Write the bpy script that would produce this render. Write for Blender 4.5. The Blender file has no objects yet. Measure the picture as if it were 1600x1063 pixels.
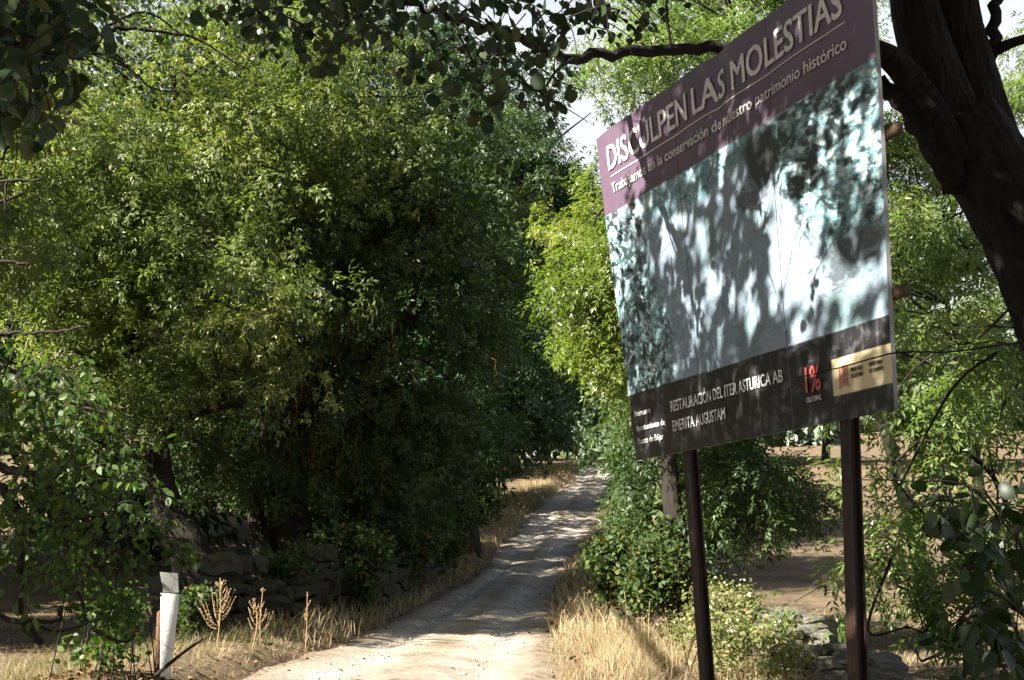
import bpy, bmesh, math, random
import numpy as np
from mathutils import Vector

rng = np.random.default_rng(7)
random.seed(7)
scene = bpy.context.scene
col = scene.collection

# ------------------------------------------------------------------ camera, sky, sun, exposure
FPX = 1900.0                                  # focal length in pixels of the 1600 px wide photograph
PITCH = math.atan(390 / FPX)
EYE = np.array([0.0, 0.0, 1.6])
cam_data = bpy.data.cameras.new("camera")
cam_data.sensor_width = 36.0
cam_data.lens = 36.0 * FPX / 1600.0
cam_data.clip_end = 3000.0
cam = bpy.data.objects.new("camera", cam_data)
col.objects.link(cam)
cam.location = EYE
cam.rotation_euler = (math.pi / 2 + PITCH, 0, 0)
scene.camera = cam

SUN_EL = math.radians(37)
SUN_AZ = np.array([-0.80, -0.60])            # horizontal direction towards the sun: from the left, a little behind
SUN_AZ /= np.linalg.norm(SUN_AZ)
SUN = np.array([SUN_AZ[0] * math.cos(SUN_EL), SUN_AZ[1] * math.cos(SUN_EL), math.sin(SUN_EL)])

world = bpy.data.worlds.new("World")
scene.world = world
world.use_nodes = True
wn = world.node_tree
bg = wn.nodes["Background"]
sky = wn.nodes.new("ShaderNodeTexSky")
sky.sky_type = 'NISHITA'
sky.sun_disc = False
sky.sun_elevation = SUN_EL
sky.sun_rotation = math.atan2(SUN_AZ[0], SUN_AZ[1]) % (2 * math.pi)
sky.dust_density = 2.5
sky.ozone_density = 1.0
# summer haze: the sky turns white towards the horizon, all the way round
geo = wn.nodes.new("ShaderNodeNewGeometry")
sep = wn.nodes.new("ShaderNodeSeparateXYZ")
mapr = wn.nodes.new("ShaderNodeMapRange"); mapr.interpolation_type = 'SMOOTHSTEP'
mapr.inputs["From Min"].default_value = -0.56; mapr.inputs["From Max"].default_value = -0.42
mapr.inputs["To Min"].default_value = 0.0; mapr.inputs["To Max"].default_value = 0.92
mixw = wn.nodes.new("ShaderNodeMixRGB"); mixw.inputs[2].default_value = (6.0, 6.2, 6.4, 1)
wn.links.new(geo.outputs["Incoming"], sep.inputs[0]); wn.links.new(sep.outputs[2], mapr.inputs[0]); wn.links.new(mapr.outputs[0], mixw.inputs[0])
wn.links.new(sky.outputs[0], mixw.inputs[1])
wn.links.new(mixw.outputs[0], bg.inputs[0])
bg.inputs[1].default_value = 0.035

sun_data = bpy.data.lights.new("sun", 'SUN')
sun_data.energy = 5.0
sun_data.angle = math.radians(0.53)
sun_data.color = (1.0, 0.93, 0.80)
sun_ob = bpy.data.objects.new("sun", sun_data)
sun_ob.rotation_euler = Vector(SUN).to_track_quat('Z', 'Y').to_euler()
col.objects.link(sun_ob)

scene.view_settings.view_transform = 'Standard'
scene.view_settings.look = 'None'
scene.view_settings.exposure = 2.3
scene.view_settings.gamma = 1.0
scene.view_settings.use_curve_mapping = False
scene.cycles.max_bounces = 5
scene.cycles.diffuse_bounces = 2
scene.cycles.glossy_bounces = 2
scene.cycles.transmission_bounces = 4
scene.cycles.use_denoising = True

# ------------------------------------------------------------------ helpers
def at(px, py, Y):
    """A point of the place, given where the photograph shows it and how far away (metres) it stands."""
    u = (px - 800) / FPX
    v = (531.5 - py) / FPX
    d = np.array([u, math.cos(PITCH) - v * math.sin(PITCH), math.sin(PITCH) + v * math.cos(PITCH)])
    return EYE + d * (Y / d[1])

def to_pix(p):
    d = np.asarray(p) - EYE
    zc = d[..., 1] * math.cos(PITCH) + d[..., 2] * math.sin(PITCH)
    yc = -d[..., 1] * math.sin(PITCH) + d[..., 2] * math.cos(PITCH)
    return 800 + FPX * d[..., 0] / zc, 531.5 - FPX * yc / zc, zc

def unit(v):
    v = np.asarray(v, float)
    return v / (np.linalg.norm(v, axis=-1, keepdims=True) + 1e-9)

def tag(o, label=None, cat=None, group=None, kind=None):
    if label: o["label"] = label
    if cat: o["category"] = cat
    if group: o["group"] = group
    if kind: o["kind"] = kind
    return o

def empty(name, loc):
    o = bpy.data.objects.new(name, None)
    o.location = [float(c) for c in loc]
    o.empty_display_size = 0.2
    col.objects.link(o)
    return o

def make_mesh(name, verts, faces, mat=None, tint=None, smooth=False, colors=None):
    """faces: one (M,k) int array or a list of such arrays."""
    verts = np.asarray(verts, np.float32)
    if not isinstance(faces, list): faces = [faces]
    faces = [np.asarray(f, np.int32) for f in faces if len(f)]
    me = bpy.data.meshes.new(name)
    me.vertices.add(len(verts))
    me.vertices.foreach_set("co", verts.ravel())
    loops = np.concatenate([f.ravel() for f in faces])
    tot = np.concatenate([np.full(len(f), f.shape[1], np.int32) for f in faces])
    start = np.concatenate([[0], np.cumsum(tot)[:-1]]).astype(np.int32)
    me.loops.add(len(loops))
    me.loops.foreach_set("vertex_index", loops)
    me.polygons.add(len(tot))
    me.polygons.foreach_set("loop_start", start)
    me.polygons.foreach_set("loop_total", tot)
    if smooth: me.polygons.foreach_set("use_smooth", np.ones(len(tot), bool))
    if tint is not None:
        a = me.attributes.new("tint", 'FLOAT', 'POINT')
        a.data.foreach_set("value", np.asarray(tint, np.float32))
    if colors is not None:
        a = me.attributes.new("print_colour", 'FLOAT_COLOR', 'POINT')
        c = np.ones((len(verts), 4), np.float32); c[:, :colors.shape[1]] = colors
        a.data.foreach_set("color", c.ravel())
    me.update(calc_edges=True)
    if mat: me.materials.append(mat)
    return me

def link(name, me, parent=None, loc=None):
    o = bpy.data.objects.new(name, me)
    col.objects.link(o)
    if parent is not None:
        o.parent = parent
        o.location = [-c for c in parent.location] if loc is None else loc
    elif loc is not None:
        o.location = loc
    return o

class Bag:
    """Collects vertices and faces (of one face size each) into ONE mesh."""
    def __init__(self): self.v, self.f, self.t, self.n = [], {}, [], 0
    def add(self, v, f, t=0.5):
        v = np.asarray(v, float); f = np.asarray(f, int)
        self.v.append(v); self.f.setdefault(f.shape[1], []).append(f + self.n)
        self.t.append(np.broadcast_to(np.asarray(t, float), (len(v),)))
        self.n += len(v)
    def build(self, name, mat, parent=None, smooth=False):
        me = make_mesh(name, np.concatenate(self.v), [np.concatenate(x) for x in self.f.values()], mat, np.concatenate(self.t), smooth)
        return link(name, me, parent)

def smooth_line(pts, n=6):
    """Catmull-Rom through the given points."""
    p = np.asarray(pts, float)
    if len(p) < 3: 
        t = np.linspace(0, 1, n + 1)[:, None]
        return p[0] * (1 - t) + p[-1] * t
    q = np.vstack([2 * p[0] - p[1], p, 2 * p[-1] - p[-2]])
    out = []
    for i in range(1, len(q) - 2):
        t = np.linspace(0, 1, n, endpoint=False)[:, None]
        a, b, c, d = q[i - 1], q[i], q[i + 1], q[i + 2]
        out.append(0.5 * (2 * b + (c - a) * t + (2 * a - 5 * b + 4 * c - d) * t**2 + (3 * b - a - 3 * c + d) * t**3))
    return np.vstack(out + [q[-2][None]])

def tube(bag, pts, r0, r1=None, sides=7, lumps=0.0, t=0.5, radii=None):
    p = np.asarray(pts, float)
    n = len(p)
    r = np.asarray(radii, float) if radii is not None else np.linspace(r0, r1 if r1 is not None else r0, n)
    tan = unit(np.gradient(p, axis=0))
    ref = np.array([0.31, 0.83, 0.46])
    a = unit(np.cross(tan, ref)); b = np.cross(tan, a)
    ang = np.linspace(0, 2 * np.pi, sides, endpoint=False)
    rr = r[:, None] * np.ones((n, sides))
    if lumps:
        rr = rr * (1 + lumps * rng.normal(size=(n, sides)) + lumps * 1.2 * np.sin(ang * 3 + rng.random() * 6)[None])
    v = p[:, None] + rr[..., None] * (np.cos(ang)[None, :, None] * a[:, None] + np.sin(ang)[None, :, None] * b[:, None])
    i = np.arange(n - 1)[:, None] * sides; j = np.arange(sides)[None]; k = (j + 1) % sides
    f = np.stack([i + j, i + k, i + sides + k, i + sides + j], -1).reshape(-1, 4)
    v = np.vstack([v.reshape(-1, 3), p[:1], p[-1:]])
    bag.add(v, f, t)
    m = bag.n - len(v)
    caps = [[m + q, m + n * sides, m + (q + 1) % sides] for q in range(sides)]
    e = (n - 1) * sides
    caps += [[m + e + (q + 1) % sides, m + n * sides + 1, m + e + q] for q in range(sides)]
    bag.f.setdefault(3, []).append(np.array(caps))

def bark_tube(bag, pts, r0, r1, sides=72, segs=90, depth=0.075):
    """A trunk whose bark stands up in long broken ridges."""
    line = smooth_line(pts, 24); line = line[np.linspace(0, len(line) - 1, segs).astype(int)]
    p = line; n = len(p); tan = unit(np.gradient(p, axis=0)); a = unit(np.cross(tan, [0.31, 0.83, 0.46])); b = np.cross(tan, a)
    ang = np.linspace(0, 2 * np.pi, sides, endpoint=False)
    ln = np.concatenate([[0], np.cumsum(np.linalg.norm(np.diff(p, axis=0), axis=1))])
    A, S_ = np.meshgrid(ang, ln)
    w = np.abs(noise2(np.cos(A) * 5 + 9 + .5 * np.sin(S_ * 3), np.sin(A) * 5 + S_ * 1.6, 81, 4))
    big = noise2(np.cos(A) * 1.3 + 4, np.sin(A) * 1.3 + S_ * 1.2, 82, 3)
    rr = np.linspace(r0, r1, n)[:, None] * (1 + depth * (1.2 - 3.2 * np.clip(.35 - w, 0, 1)) + .10 * big)
    v = p[:, None] + rr[..., None] * (np.cos(A)[..., None] * a[:, None] + np.sin(A)[..., None] * b[:, None])
    i = np.arange(n - 1)[:, None] * sides; j = np.arange(sides)[None]; k = (j + 1) % sides
    bag.add(v.reshape(-1, 3), np.stack([i + j, i + k, i + sides + k, i + sides + j], -1).reshape(-1, 4), .5)

def noise2(x, y, seed=0, octaves=4):
    """Cheap smooth value noise in numpy, about -1..1."""
    out = np.zeros(np.broadcast(x, y).shape); amp = 1.0; tot = 0
    for o in range(octaves):
        xi = np.floor(x).astype(np.int64); yi = np.floor(y).astype(np.int64)
        fx = x - xi; fy = y - yi
        fx = fx * fx * (3 - 2 * fx); fy = fy * fy * (3 - 2 * fy)
        def h(a, b):
            n = (a * 374761393 + b * 668265263 + (seed + o * 17) * 1442695041) & 0x7fffffff
            n = ((n ^ (n >> 13)) * 1274126177) & 0x7fffffff
            return ((n ^ (n >> 16)) & 0xffff) / 32767.5 - 1
        v = (h(xi, yi) * (1 - fx) + h(xi + 1, yi) * fx) * (1 - fy) + (h(xi, yi + 1) * (1 - fx) + h(xi + 1, yi + 1) * fx) * fy
        out = out + amp * v; tot += amp; amp *= 0.5; x = x * 2.03 + 11.3; y = y * 2.03 + 5.7
    return out / tot

# ------------------------------------------------------------------ materials
def new_mat(name):
    m = bpy.data.materials.new(name); m.use_nodes = True
    nt = m.node_tree
    return m, nt, nt.nodes["Principled BSDF"], nt.nodes["Material Output"]

def ramp(nt, stops):
    r = nt.nodes.new("ShaderNodeValToRGB")
    el = r.color_ramp.elements
    while len(el) < len(stops): el.new(0.5)
    for e, (p, c) in zip(el, stops):
        e.position = p; e.color = (*c, 1)
    return r

def leaf_mat(name, stops, trans=0.35, rough=0.42, use_object=False, boost=1.0, spec=0.5):
    m, nt, b, out = new_mat(name)
    if use_object:
        src = nt.nodes.new("ShaderNodeObjectInfo").outputs["Random"]
    else:
        at_ = nt.nodes.new("ShaderNodeAttribute"); at_.attribute_name = "tint"; src = at_.outputs["Fac"]
    r = ramp(nt, stops)
    nt.links.new(src, r.inputs[0])
    nt.links.new(r.outputs[0], b.inputs["Base Color"])
    b.inputs["Roughness"].default_value = rough
    b.inputs["Specular IOR Level"].default_value = spec
    t = nt.nodes.new("ShaderNodeBsdfTranslucent")
    mul = nt.nodes.new("ShaderNodeMixRGB"); mul.blend_type = 'MULTIPLY'; mul.inputs[0].default_value = 1
    mul.inputs[2].default_value = (1.6 * boost, 1.9 * boost, 0.7 * boost, 1)
    nt.links.new(r.outputs[0], mul.inputs[1]); nt.links.new(mul.outputs[0], t.inputs[0])
    mix = nt.nodes.new("ShaderNodeMixShader"); mix.inputs[0].default_value = trans
    nt.links.new(b.outputs[0], mix.inputs[1]); nt.links.new(t.outputs[0], mix.inputs[2])
    nt.links.new(mix.outputs[0], out.inputs[0])
    return m

def rough_mat(name, stops, scale=6, rough=0.9, bump=0.4, bscale=None, stretch=(1, 1, 1), detail=8, spec=0.25, coord="Object"):
    m, nt, b, out = new_mat(name)
    tc = nt.nodes.new("ShaderNodeTexCoord"); mp = nt.nodes.new("ShaderNodeMapping")
    mp.inputs["Scale"].default_value = stretch
    nt.links.new(tc.outputs[coord], mp.inputs[0])
    n = nt.nodes.new("ShaderNodeTexNoise"); n.inputs["Scale"].default_value = scale; n.inputs["Detail"].default_value = detail
    n.inputs["Roughness"].default_value = 0.65
    nt.links.new(mp.outputs[0], n.inputs[0])
    r = ramp(nt, stops); nt.links.new(n.outputs[0], r.inputs[0]); nt.links.new(r.outputs[0], b.inputs["Base Color"])
    b.inputs["Roughness"].default_value = rough; b.inputs["Specular IOR Level"].default_value = spec
    n2 = nt.nodes.new("ShaderNodeTexNoise"); n2.inputs["Scale"].default_value = bscale or scale * 4; n2.inputs["Detail"].default_value = 6
    nt.links.new(mp.outputs[0], n2.inputs[0])
    bp = nt.nodes.new("ShaderNodeBump"); bp.inputs["Strength"].default_value = bump; bp.inputs["Distance"].default_value = 0.03
    nt.links.new(n2.outputs[0], bp.inputs["Height"]); nt.links.new(bp.outputs[0], b.inputs["Normal"])
    return m

def tint_mat(name, stops, rough=0.8, trans=0.0):
    if trans: return leaf_mat(name, stops, trans, rough, boost=0.8, spec=0.25)
    m, nt, b, out = new_mat(name)
    a = nt.nodes.new("ShaderNodeAttribute"); a.attribute_name = "tint"
    r = ramp(nt, stops); nt.links.new(a.outputs["Fac"], r.inputs[0]); nt.links.new(r.outputs[0], b.inputs["Base Color"])
    b.inputs["Roughness"].default_value = rough; b.inputs["Specular IOR Level"].default_value = 0.25
    return m

ASH = [(0.0, (0.048, 0.076, 0.025)), (0.5, (0.122, 0.152, 0.044)), (0.88, (0.205, 0.215, 0.064)), (1.0, (0.20, 0.17, 0.035))]
ASH_Y = [(0.0, (0.06, 0.09, 0.020)), (0.5, (0.11, 0.145, 0.028)), (0.88, (0.17, 0.19, 0.038)), (1.0, (0.25, 0.19, 0.04))]
ASH_SHADE = [(0.0, (0.018, 0.042, 0.020)), (0.6, (0.040, 0.075, 0.028)), (0.95, (0.075, 0.10, 0.03)), (1.0, (0.28, 0.12, 0.03))]
M_ash = leaf_mat("ash_leaf", ASH, 0.33, 0.48, spec=.4)
M_ash_y = leaf_mat("ash_leaf_yellowish", ASH_Y, 0.38, 0.38)
M_ash_shade = leaf_mat("ash_leaf_shade", ASH_SHADE, 0.28, 0.5, spec=.35)  # shade tone put into the leaf colour of trees standing in shade
M_ash_half_shade = leaf_mat("ash_leaf_half_shade", [(0.0, (0.024, 0.050, 0.020)), (0.55, (0.056, 0.088, 0.030)), (1.0, (0.11, 0.13, 0.04))], 0.30, 0.48, spec=.4)  # ash leaf darkened: half shade painted into the colour
M_ash_near = leaf_mat("ash_leaf_fresh", [(0.0, (0.07, 0.115, 0.035)), (0.6, (0.13, 0.175, 0.055)), (1.0, (0.21, 0.235, 0.08))], 0.38, 0.36)
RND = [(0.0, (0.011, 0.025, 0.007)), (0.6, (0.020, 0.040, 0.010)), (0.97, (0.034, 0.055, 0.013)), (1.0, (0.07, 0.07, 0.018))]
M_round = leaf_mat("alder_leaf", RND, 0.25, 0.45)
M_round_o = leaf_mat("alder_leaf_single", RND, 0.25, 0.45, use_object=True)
HAZ = [(0.0, (0.028, 0.058, 0.014)), (0.6, (0.055, 0.092, 0.020)), (0.985, (0.09, 0.12, 0.025)), (1.0, (0.20, 0.09, 0.03))]
M_haz = leaf_mat("hazel_leaf", HAZ, 0.35, 0.5, spec=.3)
M_haz_o = leaf_mat("hazel_leaf_single", HAZ, 0.35, 0.5, use_object=True, spec=.3)
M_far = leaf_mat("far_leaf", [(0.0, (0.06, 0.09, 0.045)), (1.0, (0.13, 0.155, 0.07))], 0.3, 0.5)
M_hill = leaf_mat("hillside_leaf_hazed", [(0.0, (0.09, 0.125, 0.10)), (1.0, (0.16, 0.19, 0.14))], 0.25, 0.6)  # pale bluish haze of distance mixed into the leaf colour
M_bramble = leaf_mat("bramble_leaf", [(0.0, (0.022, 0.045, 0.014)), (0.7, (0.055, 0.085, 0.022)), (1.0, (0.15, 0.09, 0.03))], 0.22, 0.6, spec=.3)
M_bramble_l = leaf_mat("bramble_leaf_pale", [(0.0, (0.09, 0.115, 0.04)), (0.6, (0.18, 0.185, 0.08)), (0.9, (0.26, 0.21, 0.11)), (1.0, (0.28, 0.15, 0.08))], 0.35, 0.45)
M_bark = rough_mat("ash_bark", [(0.3, (0.007, 0.0055, 0.0045)), (0.7, (0.030, 0.025, 0.020))], 5, 0.9, 1.0, 14, (1, 1, 0.25))
M_bark_d = rough_mat("alder_bark", [(0.3, (0.005, 0.004, 0.0035)), (0.62, (0.015, 0.0125, 0.011)), (0.8, (0.04, 0.037, 0.034))], 9, 0.95, 1.0, 30, (1, 1, 0.3))
M_twig = rough_mat("twig_bark", [(0.3, (0.012, 0.009, 0.007)), (0.7, (0.036, 0.028, 0.021))], 20, 0.8, 0.4)
M_vine = tint_mat("dry_vine", [(0.0, (0.04, 0.028, 0.012)), (0.6, (0.085, 0.055, 0.02)), (1.0, (0.15, 0.085, 0.022))], 0.85, 0.15)
M_grass = tint_mat("dry_grass", [(0.0, (0.10, 0.105, 0.04)), (0.35, (0.23, 0.18, 0.105)), (0.8, (0.45, 0.375, 0.255)), (1.0, (0.33, 0.18, 0.10))], 0.7, 0.3)
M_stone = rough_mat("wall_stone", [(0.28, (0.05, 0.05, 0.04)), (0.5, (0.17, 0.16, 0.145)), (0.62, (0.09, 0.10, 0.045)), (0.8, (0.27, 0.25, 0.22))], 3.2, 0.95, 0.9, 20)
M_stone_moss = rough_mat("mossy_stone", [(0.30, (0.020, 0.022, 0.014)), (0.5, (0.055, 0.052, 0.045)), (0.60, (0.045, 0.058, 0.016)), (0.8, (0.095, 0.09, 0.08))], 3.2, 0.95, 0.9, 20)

# ------------------------------------------------------------------ ground and track
rows = [(1063, 340, 868, 10.0), (1001, 530, 863, 14.5), (978, 585, 859, 17.0), (944, 652, 862, 21.0), (887, 752, 883, 29.0), (850, 782, 908, 34.0),
        (834, 803, 925, 37.0), (800, 828, 937, 43.0), (774, 858, 951, 49.0), (751, 893, 961, 55.0), (733, 903, 958, 60.0)]
RY, RL, RR, RZ = [], [], [], []
for py, l, r, Y in rows:
    a, b = at(l, py, Y), at(r, py, Y)
    RY.append(Y); RL.append(a[0]); RR.append(b[0]); RZ.append(a[2])
RY = np.array([-20, 0, 5] + RY + [68, 78, 90.]); RL = np.array([-3.4, -3.1, -2.8] + RL + [5.6, 10.5, 18.]); RR = np.array([-.2, 0.05, 0.2] + RR + [7.8, 13.2, 21.])
RZ = np.array([-0.6, 0.0, 0.42] + RZ + [8.7, 9.8, 11.0])
PY_ = np.array(list(RY) + [120, 180, 300, 600.]); PZ_ = np.array(list(RZ) + [14.0, 20.0, 34.0, 60.0])
def cubic(x, X, V):
    x = np.clip(x, X[0], X[-1]); i = np.clip(np.searchsorted(X, x) - 1, 0, len(X) - 2)
    d = np.gradient(V, X); h = X[i + 1] - X[i]; t = (x - X[i]) / h
    return (2*t**3 - 3*t**2 + 1) * V[i] + (t**3 - 2*t**2 + t) * h * d[i] + (-2*t**3 + 3*t**2) * V[i + 1] + (t**3 - t**2) * h * d[i + 1]
def road_l(y): return cubic(y, RY, RL)
def road_r(y): return cubic(y, RY, RR)
def base_h(x, y):
    x = np.asarray(x, float); y = np.asarray(y, float)
    z = cubic(y, PY_, PZ_)
    far = np.clip((y - 65) / 120, 0, 1)
    z = z + far * far * np.clip(x - 5, 0, 130) * 0.28 + far * np.clip(-x, 0, 100) * 0.04
    return z
def in_track(x, y):
    l, r = road_l(y), road_r(y)
    l = l - .10; r = r + .10
    wob = 0.12 * noise2(x * 0 + y * 0.9, y * 0.3, 3, 3)
    d = np.minimum(x - l + wob, r - x + wob)
    return np.clip(d / 0.35 + 0.5, 0, 1) * (y < 89) * (y > -19.5)
def H(x, y):
    x = np.asarray(x, float); y = np.asarray(y, float)
    k = in_track(x, y)
    bumps = 0.10 * noise2(x * 0.35, y * 0.35, 5, 4) + 0.03 * noise2(x * 2.1, y * 2.1, 9, 3)
    l, r = road_l(y), road_r(y)
    verge = 0.10 * np.exp(-((x - r - 0.5) / 0.5) ** 2) + 0.12 * np.exp(-((x - l + 0.7) / 0.6) ** 2)
    return base_h(x, y) + (bumps + verge * (y < 80)) * (1 - k) - 0.07 * k

def spaced(lo, hi, mid0, mid1, fine, grow):
    a = [mid0]
    while a[-1] < mid1: a.append(a[-1] + fine)
    s = fine
    while a[-1] < hi: s *= grow; a.append(a[-1] + s)
    b = [mid0]; s = fine
    while b[-1] > lo: s *= grow; b.append(b[-1] - s)
    return np.array(b[1:][::-1] + a)
gx = spaced(-500, 500, -6, 6, 0.17, 1.09); gy = spaced(-60, 900, 6, 32, 0.2, 1.07)
X, Y_ = np.meshgrid(gx, gy)
Z = H(X, Y_) - 0.14 * in_track(X, Y_) ** 2          # the subsoil under the track sheet
n0, n1 = X.shape
idx = np.arange(n0 * n1).reshape(n0, n1)
F = np.stack([idx[:-1, :-1], idx[:-1, 1:], idx[1:, 1:], idx[1:, :-1]], -1).reshape(-1, 4)
m, nt, b, out = new_mat("dry_pasture")
tc = nt.nodes.new("ShaderNodeTexCoord")
n1_ = nt.nodes.new("ShaderNodeTexNoise"); n1_.inputs["Scale"].default_value = 0.55; n1_.inputs["Detail"].default_value = 12; n1_.inputs["Roughness"].default_value = 0.72
n2_ = nt.nodes.new("ShaderNodeTexNoise"); n2_.inputs["Scale"].default_value = 14; n2_.inputs["Detail"].default_value = 8; n2_.inputs["Roughness"].default_value = 0.75
nt.links.new(tc.outputs["Object"], n1_.inputs[0]); nt.links.new(tc.outputs["Object"], n2_.inputs[0])
r1 = ramp(nt, [(0.30, (0.065, 0.054, 0.036)), (0.48, (0.118, 0.092, 0.064)), (0.60, (0.165, 0.124, 0.086)), (0.75, (0.115, 0.10, 0.058))])
r2 = ramp(nt, [(0.34, (0.35, 0.32, 0.28)), (0.52, (1.0, 0.98, 0.95)), (0.68, (1.5, 1.38, 1.2))])
nt.links.new(n1_.outputs[0], r1.inputs[0]); nt.links.new(n2_.outputs[0], r2.inputs[0])
mm = nt.nodes.new("ShaderNodeMixRGB"); mm.blend_type = 'MULTIPLY'; mm.inputs[0].default_value = 1
nt.links.new(r1.outputs[0], mm.inputs[1]); nt.links.new(r2.outputs[0], mm.inputs[2]); nt.links.new(mm.outputs[0], b.inputs["Base Color"])
b.inputs["Roughness"].default_value = 1; b.inputs["Specular IOR Level"].default_value = 0.1
bp = nt.nodes.new("ShaderNodeBump"); bp.inputs["Strength"].default_value = 0.7; bp.inputs["Distance"].default_value = 0.05
nt.links.new(n2_.outputs[0], bp.inputs["Height"]); nt.links.new(bp.outputs[0], b.inputs["Normal"])
g = link("ground", make_mesh("ground", np.stack([X, Y_, Z], -1).reshape(-1, 3), F, m, smooth=True))
tag(g, "dry brown pasture and hillside ground", kind="structure")

# track sheet: sandy, with two worn wheel ruts, sinking below the verge at its edges
ty = np.concatenate([np.arange(-19, 6, 0.5), np.arange(6, 40, 0.10), np.arange(40, 88, 0.3)])
ts = np.linspace(-0.16, 1.16, 64)
L, R_ = road_l(ty)[:, None], road_r(ty)[:, None]
TX = L + (R_ - L) * ts[None]; TY = np.repeat(ty[:, None], len(ts), 1)
edge = np.clip(np.minimum(ts, 1 - ts)[None] / 0.12 + 0.8 * noise2(TX * 1.7, TY * 1.2, 23, 4) + .55, -1, 1)
tz = base_h(TX, TY) - 0.035 - 0.05 * (1 - np.clip(edge, -1.3, 1)) \
    - 0.045 * np.exp(-((ts - 0.24) / 0.09) ** 2)[None] - 0.045 * np.exp(-((ts - 0.76) / 0.09) ** 2)[None] \
    + 0.026 * noise2(TX * 1.5, TY * 1.1, 21, 4) + 0.016 * noise2(TX * 8, TY * 8, 22, 3) \
    - np.clip((TY - 36) / 6, 0, 1) * np.clip((54 - TY) / 6, 0, 1) * 0.03 * np.exp(-((ts[None] - 0.45 - 0.16 * np.sin(TY * 0.6)) / 0.08) ** 2)
k0, k1 = TX.shape
idx = np.arange(k0 * k1).reshape(k0, k1)
F = np.stack([idx[:-1, :-1], idx[:-1, 1:], idx[1:, 1:], idx[1:, :-1]], -1).reshape(-1, 4)
m, nt, b, out = new_mat("sandy_track")
tc = nt.nodes.new("ShaderNodeTexCoord")
n1_ = nt.nodes.new("ShaderNodeTexNoise"); n1_.inputs["Scale"].default_value = 1.3; n1_.inputs["Detail"].default_value = 12; n1_.inputs["Roughness"].default_value = 0.7
n2_ = nt.nodes.new("ShaderNodeTexNoise"); n2_.inputs["Scale"].default_value = 26; n2_.inputs["Detail"].default_value = 8; n2_.inputs["Roughness"].default_value = 0.8
n3_ = nt.nodes.new("ShaderNodeTexNoise"); n3_.inputs["Scale"].default_value = 7; n3_.inputs["Detail"].default_value = 5; n3_.inputs["Roughness"].default_value = 0.6
for q in (n1_, n2_, n3_): nt.links.new(tc.outputs["Object"], q.inputs[0])
r1 = ramp(nt, [(0.32, (0.24, 0.21, 0.175)), (0.5, (0.38, 0.34, 0.295)), (0.66, (0.48, 0.44, 0.39))])
r2 = ramp(nt, [(0.34, (0.45, 0.42, 0.38)), (0.5, (0.98, 0.98, 0.98)), (0.68, (1.22, 1.2, 1.17))])
r3 = ramp(nt, [(0.60, (0, 0, 0)), (0.70, (1, 1, 1))])
nt.links.new(n1_.outputs[0], r1.inputs[0]); nt.links.new(n2_.outputs[0], r2.inputs[0]); nt.links.new(n3_.outputs[0], r3.inputs[0])
mm = nt.nodes.new("ShaderNodeMixRGB"); mm.blend_type = 'MULTIPLY'; mm.inputs[0].default_value = 1
nt.links.new(r1.outputs[0], mm.inputs[1]); nt.links.new(r2.outputs[0], mm.inputs[2])
mm2 = nt.nodes.new("ShaderNodeMixRGB"); mm2.inputs[2].default_value = (0.20, 0.16, 0.10, 1)
ml = nt.nodes.new("ShaderNodeMath"); ml.operation = 'MULTIPLY'; ml.inputs[1].default_value = 0.55
nt.links.new(r3.outputs[0], ml.inputs[0]); nt.links.new(ml.outputs[0], mm2.inputs[0])
nt.links.new(mm.outputs[0], mm2.inputs[1]); nt.links.new(mm2.outputs[0], b.inputs["Base Color"])
b.inputs["Roughness"].default_value = 1; b.inputs["Specular IOR Level"].default_value = 0.1
bp = nt.nodes.new("ShaderNodeBump"); bp.inputs["Strength"].default_value = 0.9; bp.inputs["Distance"].default_value = 0.04
nt.links.new(n2_.outputs[0], bp.inputs["Height"]); nt.links.new(bp.outputs[0], b.inputs["Normal"])
ats = nt.nodes.new("ShaderNodeAttribute"); ats.attribute_name = "tint"       # worn pale wheel lines, darker crown and edges
nw = nt.nodes.new("ShaderNodeMath"); nw.operation = 'MULTIPLY_ADD'; nw.inputs[1].default_value = 0.22; nw.inputs[2].default_value = -0.11
nt.links.new(n3_.outputs[0], nw.inputs[0]); na = nt.nodes.new("ShaderNodeMath"); nt.links.new(ats.outputs["Fac"], na.inputs[0]); nt.links.new(nw.outputs[0], na.inputs[1])
rw = ramp(nt, [(0.02, (0.62, 0.56, 0.47)), (0.22, (1.08, 1.08, 1.08)), (0.36, (1.0, 1.0, 1.0)), (0.5, (0.74, 0.70, 0.62)), (0.64, (1.0, 1.0, 1.0)), (0.78, (1.08, 1.08, 1.08)), (0.98, (0.62, 0.56, 0.47))])
nt.links.new(na.outputs[0], rw.inputs[0])
mw = nt.nodes.new("ShaderNodeMixRGB"); mw.blend_type = 'MULTIPLY'; mw.inputs[0].default_value = 1
nt.links.new(mm2.outputs[0], mw.inputs[1]); nt.links.new(rw.outputs[0], mw.inputs[2]); nt.links.new(mw.outputs[0], b.inputs["Base Color"])
tr = link("dirt_track", make_mesh("dirt_track", np.stack([TX, TY, tz], -1).reshape(-1, 3), F, m, np.broadcast_to(ts, TX.shape).ravel(), smooth=True))
tag(tr, "pale sandy dirt track winding uphill", kind="structure")
def track_z(x, y): return base_h(x, y) - 0.05

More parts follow.
